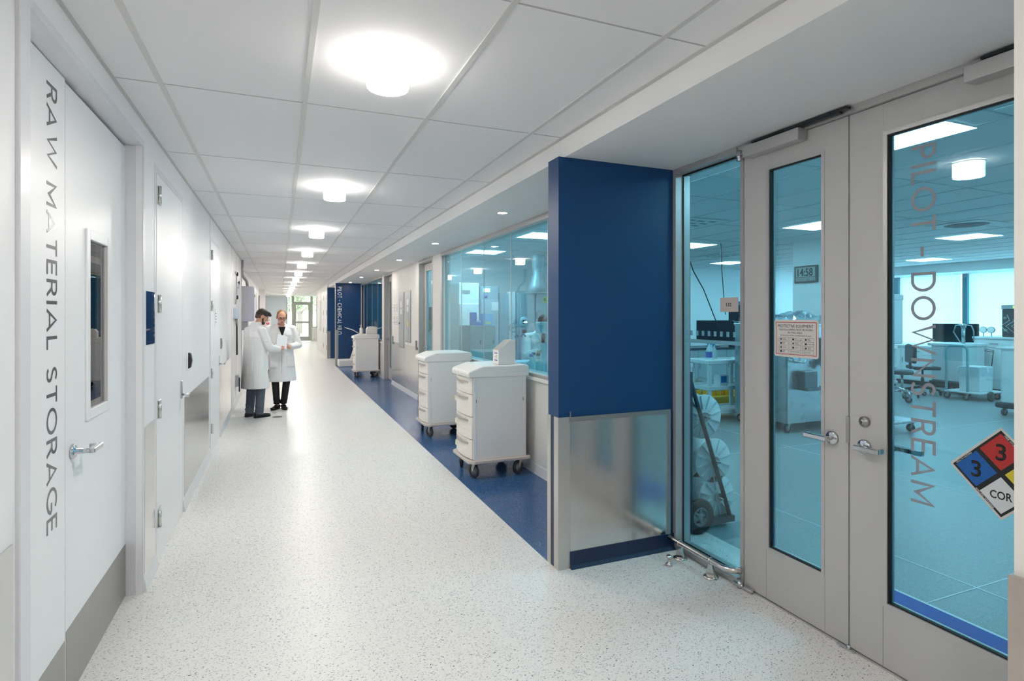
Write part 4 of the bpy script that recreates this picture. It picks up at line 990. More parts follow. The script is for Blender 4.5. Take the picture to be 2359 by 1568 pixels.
# yellow spill tray with wire basket, grey bench, monitors
t = thing('spill_tray', 'yellow spill tray on the floor behind the utility cart', 'tray', (6.45, 7.45, 0))
s = MB(); s.box(0, 1.3, 0, .8, .0, .10, .02); s.obj('tray_base', YELL, t)
s = MB()
for a in ((0, 1.3, 0, .06), (0, 1.3, .74, .8), (0, .06, .06, .74), (1.24, 1.3, .06, .74)): s.box(*a, .09, .22, .02)
s.obj('tray_rim', mat('yellow_rim', (226, 170, 20), .45), t)
s = MB()
for x in (.15, .55, 1.0): s.tube([(x, .1, .10), (x, .1, .42), (x + .04, .14, .46), (x + .04, .66, .46), (x, .7, .42), (x, .7, .10)], .010, 8)
s.tube([(.17, .1, .43), (1.02, .1, .43)], .008, 8); tag(s.obj('wire_rack', CHROME), 'bent chrome wire rack standing in the yellow spill tray', 'rack'); bpy.data.objects['wire_rack'].location = (6.45, 7.45, 0)
def bench(label, loc, L, W, H, doors=3, m=CAB, top=CAB, rz=0):
    t = thing('lab_bench', label, 'bench', loc, rz)
    s = MB(); s.box(0, L, 0, W, H - .04, H, .004); s.obj('worktop', top, t)
    s = MB(); s.box(.02, L - .02, .03, W - .02, .1, H - .04); s.obj('body', m, t); s = MB(); s.box(.04, L - .04, .08, W - .06, 0, .1); s.obj('plinth', DARK, t)
    w = (L - .06) / doors
    for i in range(doors):
        s = MB(); s.box(.03 + w * i + .006, .03 + w * (i + 1) - .006, .018, .03, .12, H - .22); d = s.obj('door', m, t); h = MB(); h.box(.03 + w * i + .04, .03 + w * i + .05, .005, .018, .5, .62); h.obj('handle', STEELD, d)
        s = MB(); s.box(.03 + w * i + .006, .03 + w * (i + 1) - .006, .018, .03, H - .21, H - .06); d = s.obj('drawer', m, t); h = MB(); h.box(.03 + w * (i + .4), .03 + w * (i + .6), .005, .018, H - .14, H - .13); h.obj('handle', STEELD, d)
    return t
bench('long grey bench under the dark monitor behind the sidelight', (5.6, 9.1, 0), 3.8, .75, .92, 5, mat('bench_grey', (176, 190, 196), .5), LBLK)
def monitor(label, loc, rz, w, h, back=False):
    t = thing('monitor', label, 'monitor', loc, rz)
    s = MB(); s.box(-w / 2, w / 2, -.02, .02, .10, .10 + h, .006); s.obj('monitor_case', LBLK, t)
    s = MB(); s.box(-w / 2 + .012, w / 2 - .012, -.0215, -.02, .115, .09 + h); s.obj('screen', mat('screen_off', (30, 38, 46), .15), t)
    s = MB(); s.box(-.03, .03, .0, .03, .01, .3, .004); s.box(-.12, .12, -.08, .10, 0, .012, .004); s.obj('stand', DARK, t)
    return t
monitor('wide dark monitor behind the frosted band of the sidelight', (8.48, 9.36, .92), -.3, .72, .46)
monitor('large black monitor seen past the lettered glass', (13.62, 7.62, .90), -1.03, .80, .40)
# black chromatography tower with green display and bottles
def tower(label, loc, rz, w=.5, d=.5, h=1.0, disp=True):
    t = thing('instrument_tower', label, 'instrument', loc, rz)
    s = MB(); s.box(0, w, 0, d, 0, h, .012); s.obj('tower_body', LBLK, t)
    s = MB(); s.box(-.005, w + .005, -.01, d, h, h + .08, .006); s.obj('top_cover', CABG, t)
    if disp: s = MB(); s.box(w * .35, w * .9, -.014, -.010, h + .015, h + .065); s.obj('display', mat('green_display', (190, 240, 90), .4, emit=.9), t)
    s = MB()
    for i in range(5):
        x = .07 + (w - .14) * (i % 3) / 2; z = h * (.25 + .22 * (i // 3 + i % 2))
        s.cyl((x, 0, z), (x, -.03, z), .028, seg=14)
    s.obj('valve_knob', STEELD, t)
    s = MB()
    for i in range(4):
        x = .1 + i * .09; s.tube([(x, -.02, h * .8 - i * .1), (x + .08, -.10, h * .6), (x - .06, -.12, h * .4), (x + .03, -.02, h * .15)], .005, 6)
    s.obj('tubing', mat('clear_tubing', (196, 220, 226), .4), t)
    return t
tower('black instrument tower with green display beside the room number sign', (8.95, 9.12, .92), 0, .6, .3, .88)
tower('black instrument block with tubing beside the white hazard corner windows', (13.40, 6.66, 1.15), -PI / 2, .55, .5, .56)
# loose tubes behind the sidelight
for i, pts in enumerate((((5.75, 7.3, 1.25), (5.9, 7.2, 1.15), (5.86, 7.28, .8), (5.86, 7.30, .4), (5.95, 7.35, .01)),)):
    s = MB(); s.tube([Vector(p) for p in pts], .009, 8); tag(s.obj('loose_tube', mat('clear_tubing', (196, 220, 226), .4)), ('pale tube looping down beside the utility cart behind the sidelight', 'pale tube curving before the dark monitor')[i], 'tube')
t = thing('lab_faucet', 'chrome laboratory faucet behind the spray bottles', 'faucet', (6.6, 9.2, .92)); s = MB(); s.tube([(0, 0, 0), (0, 0, .22), (.02, 0, .27), (.10, 0, .28), (.14, 0, .22)], .012, 10); s.obj('spout', CHROME, t); s = MB(); s.tube([(-.08, 0, .05), (.08, 0, .09)], .010, 8); s.obj('tap_handle', CHROME, t)
# wall-mounted black pegs at the sidelight edge
t = thing('drying_rack', 'tall black pegged drying rack at the edge of the sidelight', 'rack', (4.80, 5.98, 0)); s = MB(); s.box(0, .03, 0, .3, 0, 1.38); s.obj('backboard', LBLK, t)
s = MB()
for i in range(9): s.cyl((-.03, -.0 , .92 + i * .045), (.04, -.06, .92 + i * .045), .006, seg=6)
s.obj('peg', CAB, t)

# stainless cabinet on castors with plastic film on top
t = thing('steel_tank_cabinet', 'large stainless steel cabinet on castors behind the narrow glass leaf', 'cabinet', (6.30, 5.55, 0))
s = MB(); s.box(0, .92, 0, .95, .13, 1.46, .004); s.obj('cabinet_body', SS, t)
s = MB(); s.box(-.008, 0, .02, .93, .62, 1.44, .001); s.box(-.008, 0, .02, .93, .15, .60, .001); s.obj('side_panel', SS, t)
s = MB(); s.box(-.012, .93, -.012, .96, 1.44, 1.475, .006); s.obj('top_edge', SS, t)
s = MB(); s.tube([(.05, -.012, 1.02), (.05, -.05, 1.02), (.05, -.05, .98), (.25, -.05, .95), (.29, -.05, 1.0), (.29, -.05, 1.2), (.29, -.01, 1.22)], .012, 8); s.obj('handle', SS, t)
s = MB(); s.box(.18, .42, -.12, 0, .58, .84, .01); s.box(.18, .43, -.16, -.12, .58, .62); s.box(.43, .55, -.14, -.13, .62, .64); s.obj('motor_box', mat('motor_grey', (90, 104, 112), .35, .5), t)
s = MB(); s.tube([(.95, -.1, .98), (.70, -.16, .94), (.62, -.14, .90), (.55, -.06, .88)], [.05, .06, .05, .03], 12); s.sphere((.62, -.12, .92), .065); s.obj('hose_coupling', mat('coupling_dark', (72, 86, 94), .4, .4), t)
s = MB(); s.box(.66, .92, -.10, 0, 1.0, 1.28, .01); s.obj('control_box', LBLK, t)
for x, y in ((.08, .06), (.86, .06), (.08, .88), (.86, .88)): caster(t, x, y, random.uniform(0, 3), .062)
s = MB(); random.seed(3)
bmx = bmesh.new(); bmesh.ops.create_grid(bmx, x_segments=22, y_segments=22, size=.5)
for v in bmx.verts:
    v.co.z = .05 * random.random() + .07 * max(0, math.sin(v.co.x * 9) * math.cos(v.co.y * 7)) + (.05 if abs(v.co.x) < .38 else -.02)
    v.co.x += random.uniform(-.012, .012)
bmesh.ops.solidify(bmx, geom=bmx.faces[:], thickness=.002)
s.merge(bmx, Matrix.Translation((6.78, 6.02, 1.50)))
tag(s.obj('plastic_film', FILM), 'crumpled clear plastic film lying on the stainless cabinet', 'plastic film')
s = MB(); s.box(0, .34, 0, .3, 0, .008, M=Matrix.Translation((6.36, 5.60, 1.478)) @ Matrix.Rotation(.3, 4, 'Z')); tag(s.obj('paper_sheet', PAPER), 'white sheet of paper on the edge of the stainless cabinet', 'paper')
# digital clock
t = thing('digital_clock', 'black digital wall clock reading 14:58 on the white column', 'clock', (7.488, 6.035, 2.09), 0)
s = MB(); s.box(-.035, 0, 0, .41, 0, .26, .006); s.obj('clock_case', LBLK, t)
s = MB(); s.box(-.037, -.035, .035, .375, .09, .235); s.box(-.037, -.035, .035, .375, .03, .08); f = s.obj('display', mat('lcd_grey', (128, 150, 152), .35), t)
s = MB(); s.text('14:58', (-.0372, .345, .105), (0, -1, 0), (0, 0, 1), .115, .27, .001, .02); s.text('MON 08 12', (-.0372, .36, .038), (0, -1, 0), (0, 0, 1), .032, .31, .001, .0); s.obj('digits', LBLK, f)

# beyond the wide leaf: trolley, bench carts, chair, trays, rack
t = thing('platform_trolley', 'pale platform trolley with a hoop handle past the lettered glass', 'trolley', (11.80, 6.20, 0), 0)
s = MB(); s.box(0, .75, 0, .60, .13, .165, .01); s.obj('platform', CAB, t)
s = MB(); s.tube([(.02, .21, .16), (.02, .21, .92), (.02, .23, .99), (.02, .27, 1.015), (.02, .50, 1.015), (.02, .55, .99), (.02, .57, .92), (.02, .57, .16)], .022, 12); s.obj('hoop_handle', mat('pale_pipe', (150, 190, 198), .35), t)
for x, y, a in ((.05, .55, .3), (.05, .24, 1.2), (.70, .06, 0), (.70, .55, .5)): caster(t, x, y, a, .055)
s = MB(); s.lathe([(.05, 0), (.088, .004), (.09, .02), (.088, .036), (.05, .04)], (.3, -.04, .09), axis='Y', seg=24); s.lathe([(0, -.002), (.05, 0), (.05, .04), (0, .042)], (.3, -.04, .09), axis='Y', seg=20); s.obj('large_wheel', TYRE, t)
t = thing('waste_bin', 'white bin with a clear bag liner standing on the platform trolley', 'bin', (11.95, 6.28, .166))
s = MB(); s.prism([(0, 0), (.40, 0), (.42, .46), (-.02, .46)], 0, .34, 'Y', .01); s.obj('bin_body', CAB, t)
s = MB()
bmx = bmesh.new(); n = 40; rg = []
for z, o in ((.47, .012), (.45, .03), (.36, .04), (.28, .045)):
    row = []
    for i in range(n):
        a = 2 * PI * i / n; x = .20 + (.225 + o) * max(-1, min(1, 1.25 * math.cos(a))); y = .17 + (.175 + o) * max(-1, min(1, 1.25 * math.sin(a)))
        row.append(bmx.verts.new((x + random.uniform(-.012, .012), y + random.uniform(-.012, .012), z + random.uniform(-.02, .02))))
    rg.append(row)
for A, B in zip(rg, rg[1:]):
    for i in range(n): bmx.faces.new((A[i], A[(i + 1) % n], B[(i + 1) % n], B[i]))
s.merge(bmx); s.obj('bag_liner', FILM, t)
t = thing('white_tank', 'square white tank with a steel valve on top behind the platform trolley', 'tank', (12.50, 6.84, 0))
s = MB(); s.box(0, .7, 0, .62, .24, .98, .03); s.obj('tank_body', CAB, t); s = MB(); s.box(-.04, .74, -.03, .66, .96, 1.02, .012); s.obj('tank_lid', CAB, t)
s = MB(); s.box(-.02, .72, -.02, .64, .13, .24, .01); s.obj('dark_base', DARK, t)
for x, y in ((.04, .05), (.04, .57), (.62, .05), (.62, .57)): caster(t, x, y, 1.0, .055)
s = MB(); s.cyl((.2, .12, 1.02), (.2, .12, 1.35), .03); s.sphere((.2, .12, 1.37), .05); s.tube([(.2, .12, 1.40), (.2, .26, 1.38), (.2, .30, 1.25), (.2, .18, 1.05)], .012, 8); s.tube([(.2, .12, 1.40), (.2, -.02, 1.38), (.2, -.06, 1.28), (.2, -.06, 1.08)], .012, 8); s.obj('valve', SS, t)
b1 = bench('high white laboratory bench in front of the shaded windows', (13.3, 7.13, 0), 2.9, 1.0, 1.15, 4, CAB, CAB, -PI / 2)
b2 = bench('white bench under the windows carrying the large black monitor', (13.35, 10.08, 0), 2.9, 1.0, .90, 4, CAB, CAB, -PI / 2)
for i, y in enumerate((6.96, 6.82)):
    t = thing('pressure_gauge', 'round steel pressure gauge on the high white bench, %s the black instrument block' % ('farther from' if i == 0 else 'closer to'), 'gauge', (13.35, y, 1.15), group='pressure gauges')
    s = MB(); s.cyl((.02, 0, 0), (.02, 0, .09), .01, seg=8); s.obj('stem', SS, t); s = MB(); s.lathe([(0, 0), (.065, 0), (.065, .03), (0, .03)], (0, 0, .14), axis='X', seg=24); g_ = s.obj('dial_case', SS, t); s = MB(); s.lathe([(0, -.002), (.055, -.002)], (0, 0, .14), axis='X', seg=24); s.obj('dial_face', PAPER, g_)
t = thing('wire_bracket', 'thin black wire bracket on the side of the high white bench', 'bracket', (13.29, 7.02, .5)); s = MB(); s.tube([(0, 0, .42), (-.05, -.30, .38), (-.05, -.26, -.02), (0, -.12, -.02)], .008, 6); s.tube([(0, 0, .38), (-.05, -.29, .35)], .006, 6); s.obj('wire', BLACK, t)
t = thing('tall_white_tank', 'tall white tank on a dark dolly at the edge of the wide leaf glass', 'tank', (10.62, 4.55, 0))
s = MB(); s.prism([(0, .05), (.05, 0), (.75, 0), (.8, .05), (.8, .72), (.75, .77), (.05, .77), (0, .72)], .2, 1.06, 'Z', .02); s.obj('tank_body', CAB, t); s = MB(); s.box(-.03, .83, -.03, .80, 1.05, 1.085, .01); s.obj('tank_lid', CAB, t)
s = MB(); s.box(-.04, .84, -.04, .81, .12, .20, .02); s.obj('dolly', DARK, t)
for x, y in ((.04, .05), (.04, .70), (.74, .05), (.74, .70)): caster(t, x, y, 1.4, .055)
# office chair + stool
def chair(label, loc, rz):
    t = thing('office_chair', label, 'chair', loc, rz)
    s = MB(); s.box(-.23, .23, .17, .24, .62, .98, .035, 3); s.obj('backrest', LBLK, t); s = MB(); s.box(-.24, .24, -.24, .22, .50, .57, .03, 3); s.obj('seat', LBLK, t)
    s = MB(); s.box(-.03, .03, .2, .23, .5, .7, .004); s.tube([(-.2, .22, .97), (0, .25, 1.0), (.2, .22, .97)], .012, 8); s.obj('back_frame', DARK, t)
    s = MB(); s.cyl((0, 0, .12), (0, 0, .32), .03); s.cyl((0, 0, .3), (0, 0, .5), .018); s.obj('gas_lift', DARK, t)
    s = MB()
    for k in range(5):
        a = 2 * PI * k / 5 + .3; s.tube([(0, 0, .15), (.30 * math.cos(a), .30 * math.sin(a), .10)], [.03, .018], 8)
    s.obj('star_base', DARK, t)
    for k in range(5):
        a = 2 * PI * k / 5 + .3; caster(t, .30 * math.cos(a), .30 * math.sin(a), a, .04, 'castor', .04)
    return t
chair('black office chair with a high padded back past the lettered glass', (11.98, 7.30, 0), .9)
t = thing('rolling_stool', 'dark padded rolling stool beyond the wide leaf frame', 'stool', (11.2, 7.20, 0)); s = MB(); s.lathe([(0, .45), (.17, .44), (.19, .46), (.19, .50), (.16, .52), (0, .52)], seg=28); s.obj('seat', mat('stool_dark', (70, 84, 92), .4), t)
s = MB(); s.cyl((0, 0, .1), (0, 0, .45), .022)
for k in range(5):
    a = 2 * PI * k / 5; s.tube([(0, 0, .12), (.26 * math.cos(a), .26 * math.sin(a), .09)], [.025, .014], 8)
s.obj('base', SS, t)
for k in range(5): a = 2 * PI * k / 5; caster(t, .26 * math.cos(a), .26 * math.sin(a), a, .035, 'castor', .03)
def tray(label, loc, rz, L=.62, W=.42, H=.13):
    t = MB(); t.box(0, L, 0, W, 0, .006)
    for a in ((0, L, 0, .006), (0, L, W - .006, W), (0, .006, 0, W), (L - .006, L, 0, W)): t.box(*a, 0, H)
    t.box(-.015, L + .015, -.015, 0, H - .008, H); t.box(-.015, L + .015, W, W + .015, H - .008, H); t.box(-.015, 0, -.015, W + .015, H - .008, H); t.box(L, L + .015, -.015, W + .015, H - .008, H)
    o = t.obj('blue_tray', BLUEP); o.location = loc; o.rotation_euler = (0, 0, rz); return tag(o, label, 'tray', 'blue plastic trays on the utility cart')
tray('blue plastic tray on the top shelf of the utility cart', (11.7, 8.05, .914), .1)
tray('blue plastic tray on the lowest shelf of the utility cart', (11.7, 8.05, .165), .1)
# portable white analyser on chrome legs
t = thing('mobile_analyser', 'slim white analyser column on curved chrome castor legs beside the wide leaf frame', 'analyser', (10.45, 6.94, 0))
s = MB(); s.box(0, .38, 0, .38, 1.05, 1.88, .02); s.box(-.01, .39, -.01, .39, 1.86, 1.98, .02); s.obj('analyser_body', CAB, t)
s = MB(); s.box(-.008, 0, .05, .33, 1.25, 1.80); s.obj('front_window', mat('window_teal', (90, 150, 175), .2), t)
s = MB(); s.box(.1, .28, .1, .28, .22, 1.05, .01); s.obj('pedestal', CAB, t)
s = MB(); s.tube([(.19, .1, .26), (.15, -.1, .24), (.1, -.28, .18), (.1, -.30, .12)], .022, 10); s.tube([(.1, .19, .26), (-.1, .19, .2), (-.15, .19, .13)], .022, 10); s.tube([(.28, .25, .26), (.4, .4, .2), (.42, .42, .12)], .022, 10); s.obj('chrome_leg', CHROME, t)
for x, y in ((.1, -.30), (-.15, .17), (.42, .42)): caster(t, x, y, .8, .055)
# wire rack with shelves
t = thing('wire_shelf_rack', 'tall pale wire shelf rack near the shaded windows', 'rack', (13.5, 8.95, .90)); s = MB()
for x, y in ((0, 0), (.4, 0), (0, .9), (.4, .9)): s.cyl((x, y, 0), (x, y, .95), .014, seg=8)
s.obj('post', SS, t)
for z in (.06, .42, .88): s = MB(); s.box(0, .4, 0, .9, z, z + .02); s.obj('wire_shelf', CAB, t)
# low trolley by the doors
t = thing('low_trolley', 'low steel topped trolley just beyond the wide leaf frame', 'trolley', (7.35, 4.95, 0))
s = MB(); s.box(0, .72, 0, .55, .135, .165, .006); s.obj('platform', SS, t)
for x, y in ((.06, .06), (.66, .06), (.06, .49), (.66, .49)): caster(t, x, y, .6, .052)

# ------------------------------------------------------------------ behind the long window
def cabinet(name, label, cat, x0, x1, y0, y1, h, m, parts=()):
    t = thing(name, label, cat, (x0, y0, 0)); s = MB(); s.box(0, x1 - x0, 0, y1 - y0, .08, h, .008); s.obj('body', m, t); s = MB(); s.box(.03, x1 - x0 - .03, .03, y1 - y0 - .03, 0, .08); s.obj('plinth', DARK, t)
    return t
t = cabinet('reflection_stand_in', 'tall white freezer shape with a vent slot and pinned papers, standing in for a reflection in the long window', 'freezer', 3.10, 3.50, 10.1, 10.8, 2.20, mat('reflection_white', (246, 246, 246), .35))  # white block added in place of the corridor wall's reflection in the glass
s = MB(); s.box(0.01, .39, -.03, 0, .1, 1.80, .006); s.obj('door', mat('reflection_white', (246, 246, 246), .35), t); s = MB(); s.box(.05, .22, -.01, 0, 2.0, 2.06); s.obj('vent_slot', CABG, t)
s = MB(); s.box(.06, .11, -.034, -.03, 1.35, 1.52); s.box(.15, .25, -.034, -.03, 1.52, 1.72); s.obj('pinned_paper', PAPER, t); s = MB(); s.box(.27, .36, -.034, -.03, 1.38, 1.58); s.obj('pink_paper', mat('pink_paper', (236, 214, 208), .6), t)
t = cabinet('laboratory_fridge', 'grey fridge with a green display beside the white reflection stand-in', 'fridge', 3.52, 3.90, 10.1, 10.8, 2.14, mat('fridge_grey', (150, 172, 188), .4))
s = MB(); s.box(.01, .37, -.03, 0, .1, 1.88, .006); s.obj('door', mat('fridge_grey2', (166, 190, 204), .4), t); s = MB(); s.box(.06, .20, -.006, 0, 2.03, 2.10); s.obj('display', mat('green_lit', (205, 245, 160), .4, emit=1.2), t); s = MB(); s.lathe([(0, -.012), (.035, -.01), (.035, 0)], (.11, 0, 1.95), axis='Y', seg=16); s.obj('lock', mat('lock_blue', (80, 100, 190), .4), t); s = MB(); s.box(.22, .36, -.036, -.03, 1.68, 1.84); s.obj('door_notice', PAPER, t)
t = cabinet('low_cabinet', 'low grey green cabinet with two small locks behind the second cart', 'cabinet', 2.86, 3.30, 8.7, 9.3, 1.42, mat('cabinet_green_grey', (140, 158, 160), .45))
for x0, x1 in ((.0, .215), (.225, .44)): s = MB(); s.box(x0 + .005, x1, -.012, 0, .1, 1.40); d = s.obj('door', mat('cabinet_green_grey', (140, 158, 160), .45), t); h = MB(); h.box(x1 - .05, x1 - .03, -.022, -.012, 1.12, 1.19); h.obj('lock', DARK, d)
t = thing('blue_box', 'small blue glove box on the low grey green cabinet', 'box', (2.96, 8.75, 1.42)); s = MB(); s.box(0, .15, 0, .1, 0, .055, .003); s.obj('box_body', BLUEP, t); s = MB(); s.sphere((.09, .05, .06), (.03, .02, .03)); s.obj('glove_tuft', mat('tuft', (190, 200, 235), .6), t)
t = thing('clear_bin', 'tall clear plastic bin with a yellow label on the low grey green cabinet', 'bin', (3.12, 8.76, 1.42)); s = MB(); s.prism([(0, 0), (.15, 0), (.165, .20), (-.015, .20)], 0, .2, 'Y', .004); s.obj('bin_body', mat('bin_blue_clear', (120, 190, 235), .3), t); s = MB(); s.box(.03, .12, -.002, 0, .02, .06); s.obj('bin_label', mat('label_lime', (210, 225, 130), .5), t)
t = thing('paper_dispenser', 'white towel dispenser with a blue side beside the clear bin', 'dispenser', (2.98, 9.0, 1.42)); s = MB(); s.box(0, .1, 0, .1, 0, .22, .01); s.obj('dispenser_body', BLUEP, t)
# wide steel cold room wall: door, frame, round handle, freezer with round display
CR = mat('cold_blue_grey', (160, 188, 198), .38, .1, var=.02)
b = MB(); b.box(3.93, 4.11, 10.15, 10.25, 0, 2.01); t = b.obj('cold_room_door', CR); tag(t, 'plain pale steel cold room door behind the long window', 'door')
b = MB(); b.box(4.12, 4.16, 10.1, 10.25, 0, 2.04); b.box(4.18, 4.25, 10.1, 10.25, 0, 2.04); tag(b.obj('door_post', CAB), 'white double door post beside the cold room door', 'post')
t = thing('ultracold_freezer', 'large pale blue freezer with a round dial showing minus 65', 'freezer', (4.27, 10.0, 0))
s = MB(); s.box(0, 1.2, 0, .8, .08, 2.03, .01); s.obj('body', CR, t); s = MB(); s.box(.02, .33, -.05, 0, .12, 2.0, .008); s.box(.36, 1.18, -.05, 0, .12, 2.0, .008); s.obj('door', CR, t)
s = MB(); s.lathe([(0, -.075), (.085, -.075), (.10, -.06), (.10, -.05)], (.10, 0, 1.46), axis='Y', seg=32); dl = s.obj('dial', mat('dial_pale', (176, 212, 226), .3), t)
s = MB(); s.box(.055, .165, -.079, -.075, 1.42, 1.50); s.obj('display', mat('display_navy', (20, 60, 84), .3), dl)
s = MB(); s.text('-65', (.065, -.0795, 1.437), (1, 0, 0), (0, 0, 1), .045, .09, .001, .02); s.obj('digits', mat('digit_white', (240, 252, 255), .4, emit=1.5), dl)
s = MB(); s.box(.05, .16, -.054, -.05, 1.13, 1.31); pn = s.obj('pink_notice', mat('pink_notice', (176, 120, 124), .6), t)
s = MB(); s.box(.07, .13, -.056, -.054, 1.24, 1.30); s.obj('notice_picture', mat('notice_brown', (110, 80, 70), .6), pn)
s = MB(); s.box(.50, .78, -.054, -.05, 1.83, 1.95); gl_ = s.obj('green_label', mat('label_green', (176, 214, 110), .6), t); s = MB(); s.text('F-002', (.52, -.0545, 1.86), (1, 0, 0), (0, 0, 1), .06, .24, .001, .02); s.obj('lettering', INK, gl_)
t = thing('hand_wheel', 'round steel hand wheel latch on the cold room door post', 'latch', (4.15, 10.03, 1.35)); s = MB(); s.lathe([(.07, -.06), (.085, -.065), (.09, -.05), (.075, -.04), (.07, -.06)], axis='Y', seg=28); s.cyl((0, 0, 0), (0, -.06, 0), .016); s.tube([(-.07, -.05, 0), (.07, -.05, 0)], .008, 8); s.obj('wheel', SS, t)
# duct, work bench, chairs and equipment around the seated worker
t = thing('air_duct', 'pale flared air duct above the ultracold freezer', 'duct', (4.6, 9.8, 2.04)); s = MB(); s.lathe([(.13, .70), (.12, .45), (.10, .35), (.17, .12), (.18, 0), (0, 0)], seg=28); s.obj('duct_body', mat('duct_grey', (170, 200, 210), .35, .3, var=.03), t)
bench('low white bench with glassware just inside the long window', (2.57, 5.9, 0), 1.9, 1.0, .90, 3, CAB, CAB, PI / 2 * 0)
t = thing('folded_sheets', 'pale blue folded cover lying on the bench inside the long window', 'cover', (2.59, 6.50, .90)); s = MB()
for i in range(3): s.box(.02 * i, .55 - .03 * i, .0, .35, .035 * i, .035 * i + .03, .012, 2)
s.obj('fabric', mat('sheet_blue', (160, 220, 240), .6), t)
for i, (x, y) in enumerate(((2.72, 5.99), (2.84, 6.05), (2.96, 5.98), (2.86, 6.22))):
    t = thing('glass_flask', 'clear bottle on the bench inside the long window, %s from the blue folded cover' % ('first', 'second', 'third', 'fourth')[i], 'bottle', (x, y, .90), group='bottles on the bench inside the long window')
    s = MB(); s.lathe([(0, 0), (.05, 0), (.055, .02), (.055, .13), (.02, .17), (.02, .22)], seg=18); s.obj('bottle_body', mat('flask_pale', (180, 215, 220), .2), t); s = MB(); s.cyl((0, 0, .21), (0, 0, .24), .024, seg=14); s.obj('cap', (BLUEP, DARK)[i % 2], t)
t = thing('microscope', 'dark and pale bench instrument before the seated worker', 'instrument', (3.12, 6.30, -.05)); s = MB(); s.box(-.05, .05, 0, .15, .95, 1.5, .01); s.box(-.15, .08, -.05, .12, 1.42, 1.56, .015); s.box(-.12, .1, -.1, .2, .95, 1.0, .01); s.obj('arm', mat('scope_pale', (190, 215, 225), .4), t); s = MB(); s.cyl((-.08, .03, 1.42), (-.08, .03, 1.30), .022); s.box(-.02, .06, -.02, .08, 1.55, 1.62, .01); s.obj('eyepiece', LBLK, t)
t = thing('drip_stand', 'thin blue grey stand with a hook inside the long window', 'stand', (3.03, 7.05, 0)); s = MB(); s.cyl((0, 0, .03), (0, 0, 1.30), .022, seg=12); s.tube([(0, 0, 1.28), (-.05, 0, 1.33), (-.07, 0, 1.29)], .010, 8); s.tube([(0, 0, 1.28), (.05, 0, 1.34), (.09, 0, 1.30)], .012, 8); s.obj('stand_pole', mat('stand_blue', (90, 130, 155), .4, .3), t); s = MB(); s.lathe([(0, 0), (.10, 0), (.09, .03), (0, .04)], seg=24); s.obj('stand_base', STEELD, t)
t = thing('wall_dispenser', 'dark dispenser with a tan cloth on the pale wall inside the long window', 'dispenser', (2.75, 10.9, 1.30)); s = MB(); s.box(.0, .12, 0, .1, 0, .45, .01); s.obj('dispenser_body', mat('disp_grey', (120, 110, 130), .5), t); s = MB(); s.sphere((-.04, -.02, .08), (.07, .04, .13)); s.obj('cloth', mat('cloth_tan', (150, 146, 96), .8), t)
# small lab lamps (round) are reflections; trees outside the exit
def tree(label, loc, h, r, seed):
    random.seed(seed); t = thing('tree', label, 'tree', loc, group='trees outside the far exit')
    s = MB(); s.tube([(0, 0, 0), (.1, 0, h * .3), (-.05, .1, h * .6), (.05, 0, h * .85)], [.16, .13, .09, .04], 10)
    for k in range(6):
        a = random.uniform(0, 2 * PI); z = h * random.uniform(.3, .7); s.tube([(0, 0, z), (r * .6 * math.cos(a), r * .6 * math.sin(a), z + r * .5)], [.06, .02], 6)
    s.obj('trunk', mat('bark', (120, 112, 110), .9, var=.1), t)
    s = MB()
    for k in range(2600):
        a = random.uniform(0, 2 * PI); u_ = random.random() ** .5; z = h * .38 + (h * .65) * random.random(); rr = r * u_ * (1 - .5 * abs((z - h * .6) / (h * .6)))
        c = Vector((rr * math.cos(a), rr * math.sin(a), z)); d1 = Vector((random.gauss(0, 1), random.gauss(0, 1), random.gauss(0, .6))).normalized() * .09; d2 = d1.cross(Vector((random.random(), random.random(), random.random()))).normalized() * .05
        s.quad((c - d1, c + d2, c + d1, c - d2))
    s.obj('foliage', mat('leaves', (120, 152, 112), .7, var=.25, scale=2), t)
tree('leafy tree straight behind the far exit door', (1.15, 41.5, 0), 4.8, 1.9, 1)
tree('leafy tree behind the exit door, on the side of the grey blue wall', (-3.6, 46, 0), 5.5, 2.4, 2)
tree('leafy tree behind the narrow sidelight by the drain pipe', (5.4, 44, 0), 5.2, 2.1, 3)
tree('tallest leafy tree, farthest outside the exit door', (1.6, 51, 0), 6.8, 2.8, 4)
# ------------------------------------------------------------------ people
SKIN = mat('skin', (214, 160, 134), .5, var=.04, scale=25); SKIN2 = mat('skin_pale', (222, 168, 146), .5, var=.04, scale=25)
COAT = mat('lab_coat_cloth', (240, 240, 240), .8, var=.01, scale=4, stretch=(2.6, 2.6, .6), bump=.8)
def caps(mb, p0, p1, r0, r1=None, seg=14):
    r1 = r0 if r1 is None else r1
    mb.cyl(p0, p1, r0, r1, seg=seg); mb.sphere(p0, r0, seg, 8); mb.sphere(p1, r1, seg, 8)
def loft(mb, rings, seg=32):
    """rings: (cx, cy, z, rx, ry)"""
    R = []
    for cx, cy, z, rx, ry in rings:
        R.append([mb.bm.verts.new((cx + rx * math.cos(2 * PI * k / seg), cy + ry * math.sin(2 * PI * k / seg), z)) for k in range(seg)])
    for A, B in zip(R, R[1:]):
        for k in range(seg): mb.bm.faces.new((A[k], A[(k + 1) % seg], B[(k + 1) % seg], B[k]))
    mb.bm.faces.new(R[0][::-1]); mb.bm.faces.new(R[-1])
